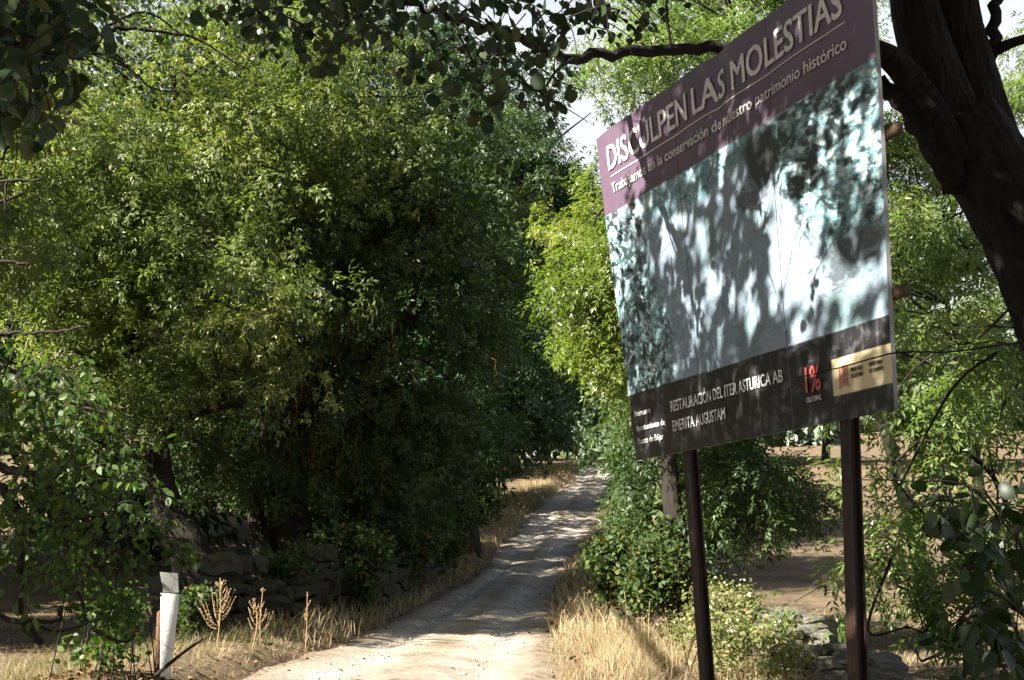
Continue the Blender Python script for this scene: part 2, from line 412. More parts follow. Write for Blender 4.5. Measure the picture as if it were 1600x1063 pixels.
# ------------------------------------------------------------------ the sign's frame (needed first: trees leave its sun flecks open)
SA, SB, SC, SD = at(932, 218, 7.7), at(1360, -92, 5.15), at(1399, 640, 5.15), at(995, 720, 7.7)
SW, SH = 2.73, 2.17
SN = unit(np.cross(SB - SA, SD - SA)); SN = SN if SN[1] < 0 else -SN
def sign_disp(u, v):
    w = 0.010 + 0.026 * np.clip(1 - v / 0.24, 0, 1)
    c = 0.508 + 0.016 * (1 - v / 0.24)
    d = (u - c) / w
    fold = -0.022 * np.clip(1 - v / 0.26, 0, 1) ** 0.7 * np.exp(-d * d * 1.2) + 0.005 * np.exp(-((u - 0.59) / 0.03) ** 2) * np.exp(-((v - 0.17) / 0.06) ** 2)
    s = np.mod(u + 0.005, 0.175) / 0.175
    bow = 0.006 * np.sin(np.pi * s) + 0.006 * np.sin(u * 9 + v * 3) + 0.004 * np.sin(v * 7 + u * 15)
    return fold + bow
def sign_pt(u, v, off=0.0):
    u = np.asarray(u, float)[..., None]; v = np.asarray(v, float)[..., None]
    p = (1 - v) * ((1 - u) * SA + u * SB) + v * ((1 - u) * SD + u * SC)
    return p + SN * (sign_disp(u, v) + off)
def sign_uv(p):
    """where the sun ray through the points p meets the sign"""
    n = SN; t = ((p - SA) @ n) / (SUN @ n)
    q = p - t[:, None] * SUN
    a = SB - SA; u = ((q - SA) @ a) / (a @ a)
    bot = SD + u[:, None] * (SC - SD); top = SA + u[:, None] * a
    dv = bot - top; v = ((q - top) * dv).sum(1) / (dv * dv).sum(1)
    return u, v, t
FLECKS = [(.700, .52, .030, .075), (.715, .62, .050, .10), (.735, .70, .035, .065), (.80, .55, .030, .07), (.79, .63, .022, .06), (.835, .72, .03, .05), (.425, .63, .022, .04),
          (.440, .59, .010, .03), (.585, .735, .020, .06), (.530, .69, .012, .025), (.93, .78, .07, .035), (.90, .90, .07, .035), (.42, .47, .018, .06), (.50, .36, .012, .05),
          (.30, .43, .03, .05), (.03, .215, .020, .03), (.10, .085, .014, .025), (.20, .235, .016, .018), (.60, .205, .04, .025), (.93, .42, .03, .04), (.36, .71, .015, .05),
          (.27, .33, .012, .05), (.62, .44, .012, .04), (.97, .50, .03, .05), (.13, .93, .05, .03), (.33, .95, .05, .02), (.57, .93, .04, .03), (.45, .79, .02, .03), (.66, .79, .02, .02)]
def lights_sign(p):
    u, v, t = sign_uv(p)
    w = 0.012 * noise2(u * 40, v * 40, 31, 2)
    hit = np.zeros(len(p), bool)
    for cu, cv, ru, rv in FLECKS:
        ru, rv = ru * 1.45, rv * 1.4
        hit |= ((u - cu + w) / ru) ** 2 + ((v - cv + w) / rv) ** 2 < 1
    return hit & (t > 0)
def sun_ground(p):
    q = p.copy()
    t = (q[:, 2] - 1.0) / SUN[2]
    for _ in range(4):
        x = p[:, 0] - SUN[0] * t; y = p[:, 1] - SUN[1] * t
        t = (p[:, 2] - base_h(x, y) - 0.1) / SUN[2]
    return p[:, 0] - SUN[0] * t, p[:, 1] - SUN[1] * t
def lights_ground(p):
    x, y = sun_ground(p)
    e = 16.2 + 0.35 * noise2(x * 0.25, y * 3, 41, 3)
    return (x > -3.0) & (x < np.where(y < 9.6, 1.9, 3.0)) & (y > np.where(x < -.9, 9.2, 7.6)) & (y < e)
def keep_clear(p):
    """True for leaf positions that would shade the lit stretch of track and verge or the flecks of sun on the sign."""
    return lights_ground(p) | lights_sign(p) | lights_sprigs(p)
def lights_sprigs(p):
    q = p - SUN * ((p[:, 1] - 9.6) / SUN[1])[:, None]
    px, py, zc = to_pix(q)
    return (q[:, 1] > p[:, 1]) & (px > 1370) & (px < 1640) & (py > np.where(px > 1500, 600, 420)) & (py < 1060) & (noise2(px / 60, py / 60, 61, 2) > -.6)

def over_track(p):
    """boughs hanging across the open line of the track have been cut back"""
    px, py, zc = to_pix(p); ry = [q[0] for q in rows][::-1]
    l = np.interp(py, ry, [q[1] for q in rows][::-1]) - 12; r = np.interp(py, ry, [q[2] for q in rows][::-1]) + 10
    return (py > 718) & (px > l) & (px < r)

def sky_gap(p):
    px, py, zc = to_pix(p); return ((px - 908) / 36) ** 2 + ((py - 190) / 62) ** 2 < 1
def bare_stems(p):
    px, py, zc = to_pix(p); return (px > 245) & (px < 420) & (py > 785)
def track_and_stems(p): return over_track(p) | bare_stems(p)
def ground_and_stems(p): return lights_ground(p) | bare_stems(p)
def track_and_gap(p): return over_track(p) | sky_gap(p)

# ------------------------------------------------------------------ leaf templates
def frame(d, roll=None, up=(0, 0, 1)):
    d = unit(d); up = np.broadcast_to(np.asarray(up, float), d.shape)
    y = unit(np.cross(up, d) + 1e-6); z = np.cross(d, y)
    if roll is not None:
        c, s = np.cos(roll)[:, None], np.sin(roll)[:, None]
        y, z = y * c + z * s, -y * s + z * c
    return np.stack([d, y, z], -1)              # columns = local axes

def ash_spray(seed, n_leaf=5, pairs=3, ll=0.070, lw=0.019, rach=0.17):
    r = np.random.default_rng(seed)
    V, Fc = [], []
    for k in range(n_leaf):
        yaw = r.uniform(-1.3, 1.3) if k else 0.0
        pitch = r.uniform(-0.7, 0.35)
        ln = rach * r.uniform(0.75, 1.15)
        d = np.array([math.cos(yaw) * math.cos(pitch), math.sin(yaw) * math.cos(pitch), math.sin(pitch)])
        base = np.array([r.uniform(-0.10, 0.05), r.uniform(-.02, .02), 0])
        fr = frame(d[None], np.array([r.uniform(-0.45, 0.45)]))[0]
        for j in range(2 * pairs + 1):
            if j == 2 * pairs: s, ang = 1.0, r.uniform(-.2, .2)
            else: s = 0.35 + 0.6 * (j // 2) / max(1, pairs - 1) * 0.95; ang = (1 if j % 2 else -1) * r.uniform(0.6, 1.0)
            o = np.array([ln * s, 0, -0.35 * ln * s * s])
            l = ll * r.uniform(0.75, 1.15); w = lw * r.uniform(0.8, 1.15)
            a = np.array([math.cos(ang), math.sin(ang), r.uniform(-0.75, 0.0)]); a /= np.linalg.norm(a)
            bb = np.cross([0, 0, 1], a); bb /= np.linalg.norm(bb)
            cc = np.cross(a, bb); q = r.uniform(-0.45, 0.45); bb = bb * math.cos(q) + cc * math.sin(q); cc = np.cross(a, bb)
            pts = [o, o + a * l * 0.42 + bb * w * 0.5 + cc * w * 0.2, o + a * l - cc * l * 0.08, o + a * l * 0.42 - bb * w * 0.5 + cc * w * 0.2]
            i = len(V)
            V += [base + fr @ np.array(p) for p in pts]; Fc.append([i, i + 1, i + 2, i + 3])
    return np.array(V), np.array(Fc)

def scatter(bag, templates, pos, dirs, scale, tint, roll_amp=0.6, up=(0, 0, 1)):
    n = len(pos)
    which = rng.integers(0, len(templates), n)
    M = frame(dirs, rng.normal(0, roll_amp, n), up)
    for k, (V, Fc) in enumerate(templates):
        s = np.where(which == k)[0]
        if not len(s): continue
        v = np.einsum('nij,vj->nvi', M[s], V) * scale[s][:, None, None] + pos[s][:, None]
        f = Fc[None] + (np.arange(len(s)) * len(V))[:, None, None]
        nf = len(V) // len(Fc) if len(V) % len(Fc) == 0 else 1
        t = np.clip(tint[s][:, None] + np.repeat(rng.normal(0, 0.06, (len(s), len(V) // nf)), nf, 1), 0, 1)
        bag.add(v.reshape(-1, 3), f.reshape(-1, Fc.shape[1]), t.ravel())

ASH_T = [ash_spray(s, 4, 2, 0.080, 0.023, 0.17) for s in range(10)]
ASH_FINE = [ash_spray(20 + s, 3, 3, 0.070, 0.020, 0.20) for s in range(6)]
ASH_BIG = [ash_spray(40 + s, 3, 2, 0.115, 0.036, 0.20) for s in range(5)]

def simple_leaf(l=0.06, w=0.05, n=6):
    ang = np.linspace(0, 2 * np.pi, n, endpoint=False)
    v = np.stack([l * (0.5 - 0.5 * np.cos(ang)), w * 0.5 * np.sin(ang), 0.25 * w * np.abs(np.sin(ang)) - 0.10 * l * (0.5 - 0.5 * np.cos(ang)) ** 2], -1)
    return v, np.arange(n)[None]
CAN_T = [simple_leaf(0.078, 0.075, 4), simple_leaf(0.070, 0.070, 4)]
def oval_leaf(l, w, tip=0.75):
    t = np.array([0, .12, .38, .68, 1.0]); h = np.array([0, .62, 1.0, .78, 0]) * w * .5
    up = [(t[i] * l, h[i], .35 * h[i] - .14 * l * t[i] ** 2) for i in range(5)]; lo = [(t[i] * l, -h[i], .35 * h[i] - .14 * l * t[i] ** 2) for i in (3, 2, 1)]
    return np.array(up + lo), np.arange(8)[None]
RND_T = [oval_leaf(0.066, 0.058), oval_leaf(0.058, 0.050), oval_leaf(0.072, 0.060)]
HAZ_T = [oval_leaf(0.052, 0.034), oval_leaf(0.046, 0.031), oval_leaf(0.060, 0.037)]

def round_leaf_mesh(name, l, w, mat, seed, tip=0.0):
    """A single broad leaf: folded along its midrib, toothed edge, with a stalk."""
    r = np.random.default_rng(seed)
    n = 9
    t = np.linspace(0, 1, n)
    half = np.sin(np.pi * np.clip(t, 0, 1) ** (0.85 if tip == 0 else 0.75)) ** 0.62 * w * 0.5
    mid = np.stack([t * l, 0 * t, -0.16 * l * t ** 2 + r.uniform(-.03, .03) * l * np.sin(t * 3)], -1)
    V = [*mid]; Fq, Ft = [], []
    for s in (-1, 1):
        o = len(V)
        e = mid + np.stack([0.10 * l * np.sin(t * np.pi) + np.where(np.arange(n) % 2, 0.02 * l, -0.01 * l), s * half * (1 + np.where(np.arange(n) % 2, 0.06, -0.05)), half * r.uniform(0.05, 0.35)], -1)
        V += [*e]
        for i in range(n - 1):
            q = [i, i + 1, o + i + 1, o + i] if s > 0 else [i, o + i, o + i + 1, i + 1]
            Fq.append(q)
    o = len(V); wst = 0.0012 + 0.01 * l
    V += [np.array([0.05 * l, -wst, 0]), np.array([0.05 * l, wst, 0]), np.array([-0.32 * l, wst, 0.10 * l]), np.array([-0.32 * l, -wst, 0.10 * l])]
    Fq.append([o, o + 1, o + 2, o + 3])
    return make_mesh(name, np.array(V), np.array(Fq), mat, smooth=True)
LEAF_ALDER = [round_leaf_mesh("leaf", l, w, M_round_o, s) for s, (l, w) in enumerate([(0.078, 0.070), (0.070, 0.060), (0.085, 0.072), (0.062, 0.056)])]
LEAF_SHOOT = [round_leaf_mesh("leaf", l, w, M_round_o, 30 + s, 1) for s, (l, w) in enumerate([(0.085, 0.058), (0.075, 0.052), (0.065, 0.044)])]
LEAF_HAZEL = [round_leaf_mesh("leaf", l, w, M_haz_o, 10 + s, 1) for s, (l, w) in enumerate([(0.052, 0.034), (0.045, 0.032), (0.060, 0.038), (0.040, 0.026)])]

def leaf_objects(parent, meshes, pos, dirs, size, limit=300):
    """The largest-showing leaves as objects of their own; returns the mask of those left over."""
    px, py, zc = to_pix(pos)
    seen = (zc > 0.5) & (px > -15) & (px < 1615) & (py > -15) & (py < 1078)
    score = np.where(seen, size / np.maximum(zc, .1), 0)
    order = np.argsort(-score)[:limit]; order = order[score[order] > 0]
    M = frame(dirs, rng.normal(0, 0.9, len(pos)))
    from mathutils import Matrix
    for i in order:
        o = bpy.data.objects.new("leaf", meshes[int(rng.integers(len(meshes)))])
        col.objects.link(o); o.parent = parent
        mt = Matrix([[*(M[i, k] * size[i]), pos[i, k] - parent.location[k]] for k in range(3)] + [[0, 0, 0, 1]])
        o.matrix_basis = mt
    rest = np.ones(len(pos), bool); rest[order] = False
    return rest

def twigs_with_leaves(bag, starts, dirs, length, per, r=0.004, sag=0.25, leaf_gap=0.02):
    """Draws curved twigs into the bag and returns leaf positions and directions along them."""
    P_, D_ = [], []
    for s, d in zip(starts, unit(dirs)):
        ln = length * rng.uniform(0.6, 1.3)
        t = np.linspace(0, 1, 6)[:, None]
        side = unit(rng.normal(size=3)) * 0.12 * ln
        pts = s + d * ln * t + side * np.sin(t * 3) + np.array([0, 0, -1]) * sag * ln * t ** 2
        tube(bag, pts, r, r * 0.4, 4)
        tt = np.linspace(0.15, 1, per) + rng.uniform(-.05, .05, per)
        for q in np.clip(tt, 0, 1):
            k = q * 5; i = min(int(k), 4); p = pts[i] * (1 - k + i) + pts[i + 1] * (k - i)
            ax = unit(pts[i + 1] - pts[i]) * 0.5 + unit(rng.normal(size=3)) * 0.9 + np.array([0, 0, -0.55])
            P_.append(p + unit(ax) * leaf_gap); D_.append(ax)
    return np.array(P_), np.array(D_)

# ------------------------------------------------------------------ ash trees
def crown_points(blobs, dens=1.0, sub_r=(0.45, 0.8), per=26):
    """blobs: (centre, radii, number of boughs). Boughs lie mostly near the outside of each blob; sprays sit on the upper, outer side of each bough."""
    C, R = [], []
    for c, rad, n in blobs:
        n = max(3, int(n * dens))
        m = max(3, n // 5)                                   # boughs gather in lobes, with gaps between the lobes
        d = unit(rng.normal(size=(m, 3))); q = rng.random(m) ** 0.35
        lobe = np.asarray(c) + d * q[:, None] * np.asarray(rad)
        C.append(lobe[rng.integers(0, m, n)] + rng.normal(0, 1, (n, 3)) * sub_r[1] * np.array([.75, .75, .5])); R.append(rng.uniform(*sub_r, n))
    C = np.concatenate(C); R = np.concatenate(R)
    d = unit(rng.normal(size=(len(C), per, 3)) + np.array([0, 0, 0.45]))
    rr = R[:, None] * rng.uniform(0.55, 1.05, (len(C), per)) ** 0.7
    p = C[:, None] + d * rr[..., None] * np.array([1, 1, 0.70])
    dirs = d * np.array([1, 1, .6]) + rng.normal(0, 0.28, d.shape) + np.array([0, 0, -0.40])
    tint_c = np.clip(rng.normal(0.45, 0.17, len(C)), 0, 0.85)
    t = np.clip(tint_c[:, None] + rng.normal(0, 0.05, (len(C), per)), 0, .93)
    return p.reshape(-1, 3), dirs.reshape(-1, 3), t.ravel(), C

def px_blob(px, py, Y, rx, ry, rd, n):
    s = Y / FPX * 1.02
    return (at(px, py, Y), (rx * s, rd, ry * s), n)

def ash_tree(name, label, cat, stems, blobs, mat=M_ash, templates=ASH_T, dens=1.0, per=26, scale=(0.85, 1.3), sub_r=(0.45, 0.8), carve=None, limbs=26, group=None,
             big=0.25, limb_r=0.05, twigs=0):
    """stems: list of (points, radius at the base, radius at the top)."""
    base = stems[0][0][0]
    root = empty(name, base)
    tag(root, label, cat, group)
    nodes = []
    for k, (pts, r0, r1) in enumerate(stems):
        line = smooth_line(pts, 6)
        bag = Bag()
        rad = np.linspace(r0, r1, len(line)); 
        if k == 0: rad = rad * (1 + 0.45 * np.exp(-np.linspace(0, 1, len(line)) * 12))
        tube(bag, line, 0, 0, 14, 0.035, radii=rad)
        bag.build("trunk", M_bark, root, True)
        nodes.append(line[len(line) // 3:])
    nodes = np.vstack(nodes)
    p, d, t, C = crown_points(blobs, dens, sub_r, per)
    ok = p[:, 2] > H(p[:, 0], p[:, 1]) + 0.3
    if carve is not None: ok &= ~carve(p)
    p, d, t = p[ok], d[ok], t[ok]
    # limbs run from the stems out to the boughs
    lb = Bag()
    for i in rng.permutation(len(C))[:limbs]:
        c = C[i]
        j = np.argmin(np.linalg.norm((nodes - c) * np.array([1, 1, 1.3]) + np.array([0, 0, 0.8]), axis=1))
        s = nodes[j]; mid = (s + c) / 2 + np.array([0, 0, 0.25 * np.linalg.norm(c[:2] - s[:2])]) * rng.uniform(0.2, 1) + rng.normal(0, 0.15, 3)
        one = Bag(); tube(one, smooth_line([s, mid, c], 6), limb_r * rng.uniform(0.7, 1.3), 0.012, 6, 0.03); one.build("limb", M_bark, root, True)
    if twigs:
        for i in rng.permutation(len(p))[:twigs]:
            c = C[np.argmin(np.linalg.norm(C - p[i], axis=1))]
            tube(lb, smooth_line([c, (c + p[i]) / 2 + rng.normal(0, .05, 3), p[i]], 3), 0.008, 0.003, 4)
    if twigs: lb.build("twigs", M_bark, root, True)["kind"] = "stuff"
    bag = Bag()
    sc = rng.uniform(*scale, len(p))
    isbig = rng.random(len(p)) < big
    scatter(bag, templates, p[~isbig], d[~isbig], sc[~isbig], t[~isbig], 0.35)
    if isbig.any():   # larger leaves deeper in the crown
        cc = C[np.argmin(((p[isbig][:, None, ::2] - C[None, :, ::2]) ** 2).sum(-1), 1)] if len(C) < 400 else p[isbig]
        q = p[isbig] * 0.5 + cc * 0.5
        q[:, 1] = p[isbig][:, 1] + 0.3
        k2 = ~carve(q) if carve is not None else np.ones(len(q), bool)
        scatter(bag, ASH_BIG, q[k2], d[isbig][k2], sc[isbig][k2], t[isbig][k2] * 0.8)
    cr = bag.build("crown", mat, root)
    cr["kind"] = "stuff"
    return root
def gz(x, y): return float(H(np.array(x, float), np.array(y, float)))
def foot(px, py, Y, dz=-0.15):
    p = at(px, py, Y); return np.array([p[0], p[1], gz(p[0], p[1]) + dz])

# leaning ash on the left, behind the wall
b0 = foot(318, 920, 19.0)
ash_tree("ash_tree", "large ash with a dark leaning trunk behind the ruined wall, sunlit leafy boughs", "tree",
    [([b0, at(300, 870, 19.0), at(262, 800, 19.0), at(245, 720, 19.0), at(235, 620, 19.2), at(240, 480, 19.4), at(280, 330, 19.6), at(300, 200, 19.8)], 0.33, 0.08),
     ([at(245, 720, 19.0), at(280, 660, 18.6), at(330, 640, 18.2), at(380, 630, 17.6)], 0.10, 0.04),
     ([at(238, 640, 19.1), at(180, 500, 18.8), at(120, 380, 18.5)], 0.16, 0.05)],
    [px_blob(250, 300, 18.5, 230, 220, 2.4, 150), px_blob(120, 420, 17.0, 130, 140, 1.6, 70), px_blob(330, 470, 17.0, 120, 110, 1.2, 50), px_blob(420, 200, 19, 190, 160, 2.0, 90),
     px_blob(150, 100, 20, 260, 150, 2.5, 110), px_blob(170, 620, 18.0, 80, 60, 1.0, 24), px_blob(450, 60, 21, 190, 90, 2.0, 60)],
    M_ash, dens=1.0, per=26, limbs=50, scale=(0.85, 1.25), carve=ground_and_stems)

# broad ash with several stems, the middle of the shady mass
b1 = foot(455, 900, 22.0)
ash_tree("ash_tree", "broad ash with thick twin stems and brown hanging strands over the ruined wall", "tree",
    [([b1, at(455, 850, 22), at(450, 760, 22), at(470, 640, 22.2), at(520, 480, 22.4), at(560, 330, 22.6), at(580, 200, 22.8)], 0.45, 0.10),
     ([foot(418, 900, 21.6), at(408, 850, 21.6), at(400, 790, 21.6), at(415, 690, 21.6), at(440, 560, 21.6), at(430, 420, 21.6)], 0.20, 0.07),
     ([at(470, 640, 22.2), at(560, 560, 22), at(640, 500, 21.8)], 0.18, 0.05)],
    [px_blob(560, 300, 22.5, 220, 210, 2.8, 150), px_blob(450, 400, 20.5, 110, 120, 1.2, 45), px_blob(640, 520, 22.0, 180, 170, 2.0, 110), px_blob(560, 690, 22.5, 160, 110, 1.5, 70), px_blob(620, 770, 24.5, 130, 50, 1.2, 40), px_blob(470, 740, 24.5, 70, 60, 1.0, 24), px_blob(345, 690, 20.5, 75, 60, .9, 36),
     px_blob(680, 250, 23.5, 150, 120, 2.0, 70), px_blob(690, 670, 23.0, 110, 130, 1.5, 60)],
    M_ash_half_shade, dens=1.0, per=20, limbs=55, scale=(1.0, 1.45), carve=track_and_stems)

# dark ash at the bend of the track
b2 = foot(728, 845, 31.0)
ash_tree("ash_tree", "shade-dark ash where the track bends, rounded top against the sky", "tree",
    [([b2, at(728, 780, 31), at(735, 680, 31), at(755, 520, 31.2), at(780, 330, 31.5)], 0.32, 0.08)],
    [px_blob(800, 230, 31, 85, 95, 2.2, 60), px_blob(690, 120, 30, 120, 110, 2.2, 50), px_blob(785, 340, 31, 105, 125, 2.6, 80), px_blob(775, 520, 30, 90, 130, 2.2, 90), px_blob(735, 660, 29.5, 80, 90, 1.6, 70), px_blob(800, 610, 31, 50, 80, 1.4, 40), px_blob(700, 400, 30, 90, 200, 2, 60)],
    M_ash_shade, dens=0.8, per=18, limbs=30, scale=(1.5, 2.2), sub_r=(0.6, 1.0), carve=track_and_gap)

# ash added beyond the left edge of the view: throws the long shade over the track
b3 = np.array([-7.0, 13.0, gz(-7.0, 13.0) - .15])
ash_tree("ash_tree", "tall added ash beyond the left edge of the view, shading the track", "tree",
    [([b3, b3 + [0.1, 0.1, 2.0], b3 + [-0.1, 0.3, 4.0], b3 + [0.2, 0.5, 7.0]], 0.30, 0.08)],
    [((-6.9, 12.6, 6.6), (1.5, 1.9, 1.9), 85), ((-7.8, 11.0, 7.4), (1.6, 1.6, 1.6), 50), ((-8.2, 12.0, 4.2), (1.6, 1.6, 1.8), 40), ((-9.0, 15.3, 5.0), (1.2, .9, 1.0), 30)],
    M_ash, dens=1.0, per=22, limbs=30, scale=(0.95, 1.4), carve=lights_ground)

# ash on the right of the track, behind the sign
b4 = foot(1060, 905, 13.0)
ash_tree("ash_tree", "young ash right of the track with yellow-green sunlit leaves beside the sign's edge", "tree",
    [([b4, at(1062, 860, 13), at(1050, 780, 13), at(1040, 660, 13), at(1010, 520, 12.8), at(1000, 380, 12.6), at(1040, 230, 12.6)], 0.13, 0.035),
     ([at(1010, 520, 12.8), at(960, 480, 12), at(925, 460, 11.6), at(880, 440, 11.4)], 0.04, 0.015)],
    [px_blob(945, 440, 11.6, 48, 100, 0.7, 44), px_blob(965, 330, 11.8, 60, 60, 0.8, 26), px_blob(985, 555, 12.0, 32, 38, 0.5, 14), px_blob(1030, 450, 12.6, 80, 180, 1.2, 40)],
    M_ash_y, ASH_FINE, dens=1.0, per=22, limbs=26, scale=(0.75, 1.05), sub_r=(0.22, 0.42), big=0.0, limb_r=0.016, twigs=120, carve=over_track)
b5 = foot(1085, 900, 14.5)
ash_tree("ash_tree", "low shaded ash under the sign's lower edge, drooping yellowish foliage", "tree",
    [([b5, at(1082, 830, 14.5), at(1090, 740, 14.5), at(1120, 650, 14.5)], 0.10, 0.03)],
    [px_blob(1150, 745, 13.5, 75, 60, .9, 40), px_blob(1080, 740, 14.5, 80, 70, 1.2, 40), px_blob(1040, 800, 15, 40, 60, .7, 30), px_blob(1060, 690, 16, 50, 50, 1.0, 32), px_blob(1170, 805, 13.2, 45, 30, 0.6, 12)],
    M_ash_half_shade, ASH_FINE, dens=1.0, per=17, limbs=26, scale=(0.85, 1.2), sub_r=(0.25, 0.5), big=0.1, limb_r=0.016, twigs=60, carve=over_track)
b6 = foot(930, 780, 45.0)
ash_tree("ash_tree", "shaded ash standing over the far bend of the track", "tree",
    [([foot(990, 780, 44), at(985, 700, 44), at(975, 560, 44), at(970, 420, 44)], 0.3, 0.08)],
    [px_blob(960, 590, 52, 60, 45, 1.8, 46), px_blob(1000, 560, 46, 80, 120, 2.4, 50), px_blob(1010, 690, 42, 45, 55, 1.6, 30)],
    M_ash_shade, dens=1.0, per=14, limbs=16, scale=(2.0, 2.9), sub_r=(0.8, 1.3), carve=over_track)

# near ash on the right edge: sprigs hanging in the sun behind the right post
b7 = np.array([6.4, 10.6, gz(6.4, 10.6) - .1])
def right_blob(px, py, Y, r, n, ry=None): return px_blob(px, py, Y, r, ry or r, 0.5, n)
ash_tree("ash_tree", "slender ash at the right edge with bright drooping sprigs behind the right post", "tree",
    [([b7, b7 + [-.1, 0, 1.3], at(1700, 620, 10.88), at(1640, 420, 10.61), at(1600, 250, 10.34)], 0.07, 0.025),
     ([b7 + [-.1, 0, 1.3], at(1640, 850, 10.34), at(1540, 730, 9.79), at(1450, 690, 9.52), at(1400, 720, 9.38)], 0.030, 0.008),
     ([b7 + [-.1, 0, .6], at(1620, 960, 10.06), at(1520, 880, 9.52), at(1440, 800, 9.25), at(1390, 740, 9.25)], 0.028, 0.008),
     ([b7 + [-.1, 0, .4], at(1600, 1040, 9.79), at(1500, 1010, 9.38), at(1420, 980, 9.25)], 0.022, 0.006),
     ([at(1700, 620, 10.88), at(1600, 545, 9.93), at(1500, 538, 9.52), at(1430, 575, 9.38), at(1385, 640, 9.25)], 0.016, 0.005),
     ([at(1640, 420, 10.61), at(1560, 500, 9.93), at(1500, 560, 9.79), at(1470, 640, 9.66)], 0.014, 0.005)],
    [right_blob(1450, 610, 9.52, 55, 8, 60), right_blob(1500, 680, 9.79, 70, 9, 60), right_blob(1440, 760, 9.38, 45, 7, 45), right_blob(1490, 850, 9.52, 60, 9, 55), right_blob(1450, 930, 9.52, 60, 8, 50),
     right_blob(1560, 800, 10.06, 60, 7, 60), right_blob(1560, 640, 10.34, 60, 7, 80), right_blob(1430, 430, 10.34, 50, 6, 60), right_blob(1520, 380, 10.61, 70, 6, 80), right_blob(1430, 320, 10.61, 40, 5, 40),
     right_blob(1500, 1000, 9.52, 70, 5, 40)],
    M_ash_near, ASH_FINE, dens=1.0, per=10, limbs=14, scale=(1.05, 1.4), sub_r=(0.18, 0.38), big=0.0, limb_r=0.007, twigs=160)
# slim ashes beyond it, over the field edge
for k, (px, py, Y, w, h, n, lab) in enumerate([(1470, 420, 17, 130, 190, 60, "ash behind the black trunk at the right, pale leaves against the sky"),
                                               (1150, 40, 15, 210, 110, 95, "ash whose crown shows over the sign's top edge")]):
    bb = foot(1470 if k else px + 60, 950, Y)
    c = at(px, py, Y)
    ash_tree("ash_tree", lab, "tree", [([bb, bb * .6 + c * .4 + [.2, 0, 0], c], 0.12, 0.03)],
        [px_blob(px, py, Y, w, h, 1.4, n), px_blob(px - 70, py - 90, Y + 1, w * .6, h * .5, 1, n // 2), px_blob(px - 130, py + 70, Y - .5, w * .4, h * .7, 1, n // 3)] + ([] if k else [px_blob(1425, 235, 16, 36, 70, .8, 40), px_blob(1590, 120, 16, 50, 110, .9, 26)]), M_ash_near, ASH_FINE, per=15, limbs=30, scale=(0.8, 1.15), sub_r=(0.25, 0.45), big=0.05, limb_r=0.02, twigs=60, carve=sky_gap)

# brown hanging strands belong to the broad ash: they are parts of it
broad = [o for o in col.objects if o.get("label", "").startswith("broad ash")][0]
bag = Bag()
for i in range(330):
    px = rng.normal(430, 95); py = rng.uniform(470, 720); Y = rng.uniform(18.6, 21.5)
    s = at(px, py, Y); ln = rng.uniform(0.25, 0.9)
    t = np.linspace(0, 1, 5)[:, None]
    pts = s + np.array([rng.normal(0, .12), rng.normal(0, .12), -1]) * ln * t + rng.normal(0, 0.03, (5, 3))
    tube(bag, pts, 0.006, 0.003, 3, t=rng.random())
v = bag.build("hanging_strands", M_vine, broad); v["kind"] = "stuff"

# background trees: beyond the far edge of the pasture
def far_tree(name, label, x, y, h, r, mat, group, per=16, n=26, tmpl=None, k=1.0):
    z = gz(x, y)
    root = empty(name, (x, y, z)); tag(root, label, "tree", group)
    bag = Bag(); tube(bag, smooth_line([[x, y, z - .3], [x + .2, y, z + h * .3], [x, y + .2, z + h * .7]], 4), 0.25, 0.08, 8, 0.03)
    bag.build("trunk", M_bark, root, True)
    key = (mat.name, int(rng.integers(3)))
    if key not in FAR_CROWNS:                              # a unit crown, shared by the trees of its kind
        p, d, t, C = crown_points([((0, 0, 0), (3.0, 3.0, 4.2), n)], 1.0, (.7, 1.15), per)
        bag = Bag(); scatter(bag, tmpl or FAR_T, p, d, rng.uniform(.9, 1.4, len(p)) * k, t)
        FAR_CROWNS[key] = make_mesh("crown", np.concatenate(bag.v), [np.concatenate(q) for q in bag.f.values()], mat, np.concatenate(bag.t))
    c = link("crown", FAR_CROWNS[key], root, (0, 0, h * .58)); c["kind"] = "stuff"
    c.scale = (r / 3.0, r / 3.0, h * .1); c.rotation_euler = (0, 0, rng.uniform(0, 6.28))
FAR_CROWNS = {}
FAR_T = [ash_spray(60 + s, 3, 2, 0.34, 0.15, 0.40) for s in range(5)]
for (x, y, h, r) in [(4.6, 68, 14, 4.0), (7.2, 75, 17, 4.2), (2.0, 78, 18, 5.0), (9.0, 66, 11, 3.4), (-3, 66, 16, 5.0)]:
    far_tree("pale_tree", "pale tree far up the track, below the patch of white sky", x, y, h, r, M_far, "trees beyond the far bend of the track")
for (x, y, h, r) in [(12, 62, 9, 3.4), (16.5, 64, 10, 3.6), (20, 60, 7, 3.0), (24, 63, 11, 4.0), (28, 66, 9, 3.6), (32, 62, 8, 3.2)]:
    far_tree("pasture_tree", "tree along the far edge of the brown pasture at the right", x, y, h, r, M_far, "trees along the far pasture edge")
for (x, y, h, r) in [(-9, 30, 12, 4), (-14, 36, 13, 4.5), (-6.5, 38, 14, 4.5), (-2.5, 44, 14, 4.0), (-18, 30, 13, 4.5), (-13.5, 25, 12, 4.0), (-15, 21, 10, 4.0), (-13, 11, 8, 3.2), (-1.2, 57, 12, 4.0), (-5.0, 37, 6, 3.0)]:  # several stand unseen, added to shade the field and the far track
    far_tree("shaded_or_added_tree", "dim tree of the stand around the left ash trees, partly added for shade", x, y, h, r, M_ash_shade, "trees around the left ashes, partly added for shade", 26, 44, ASH_BIG, 2.4)
bag = Bag()
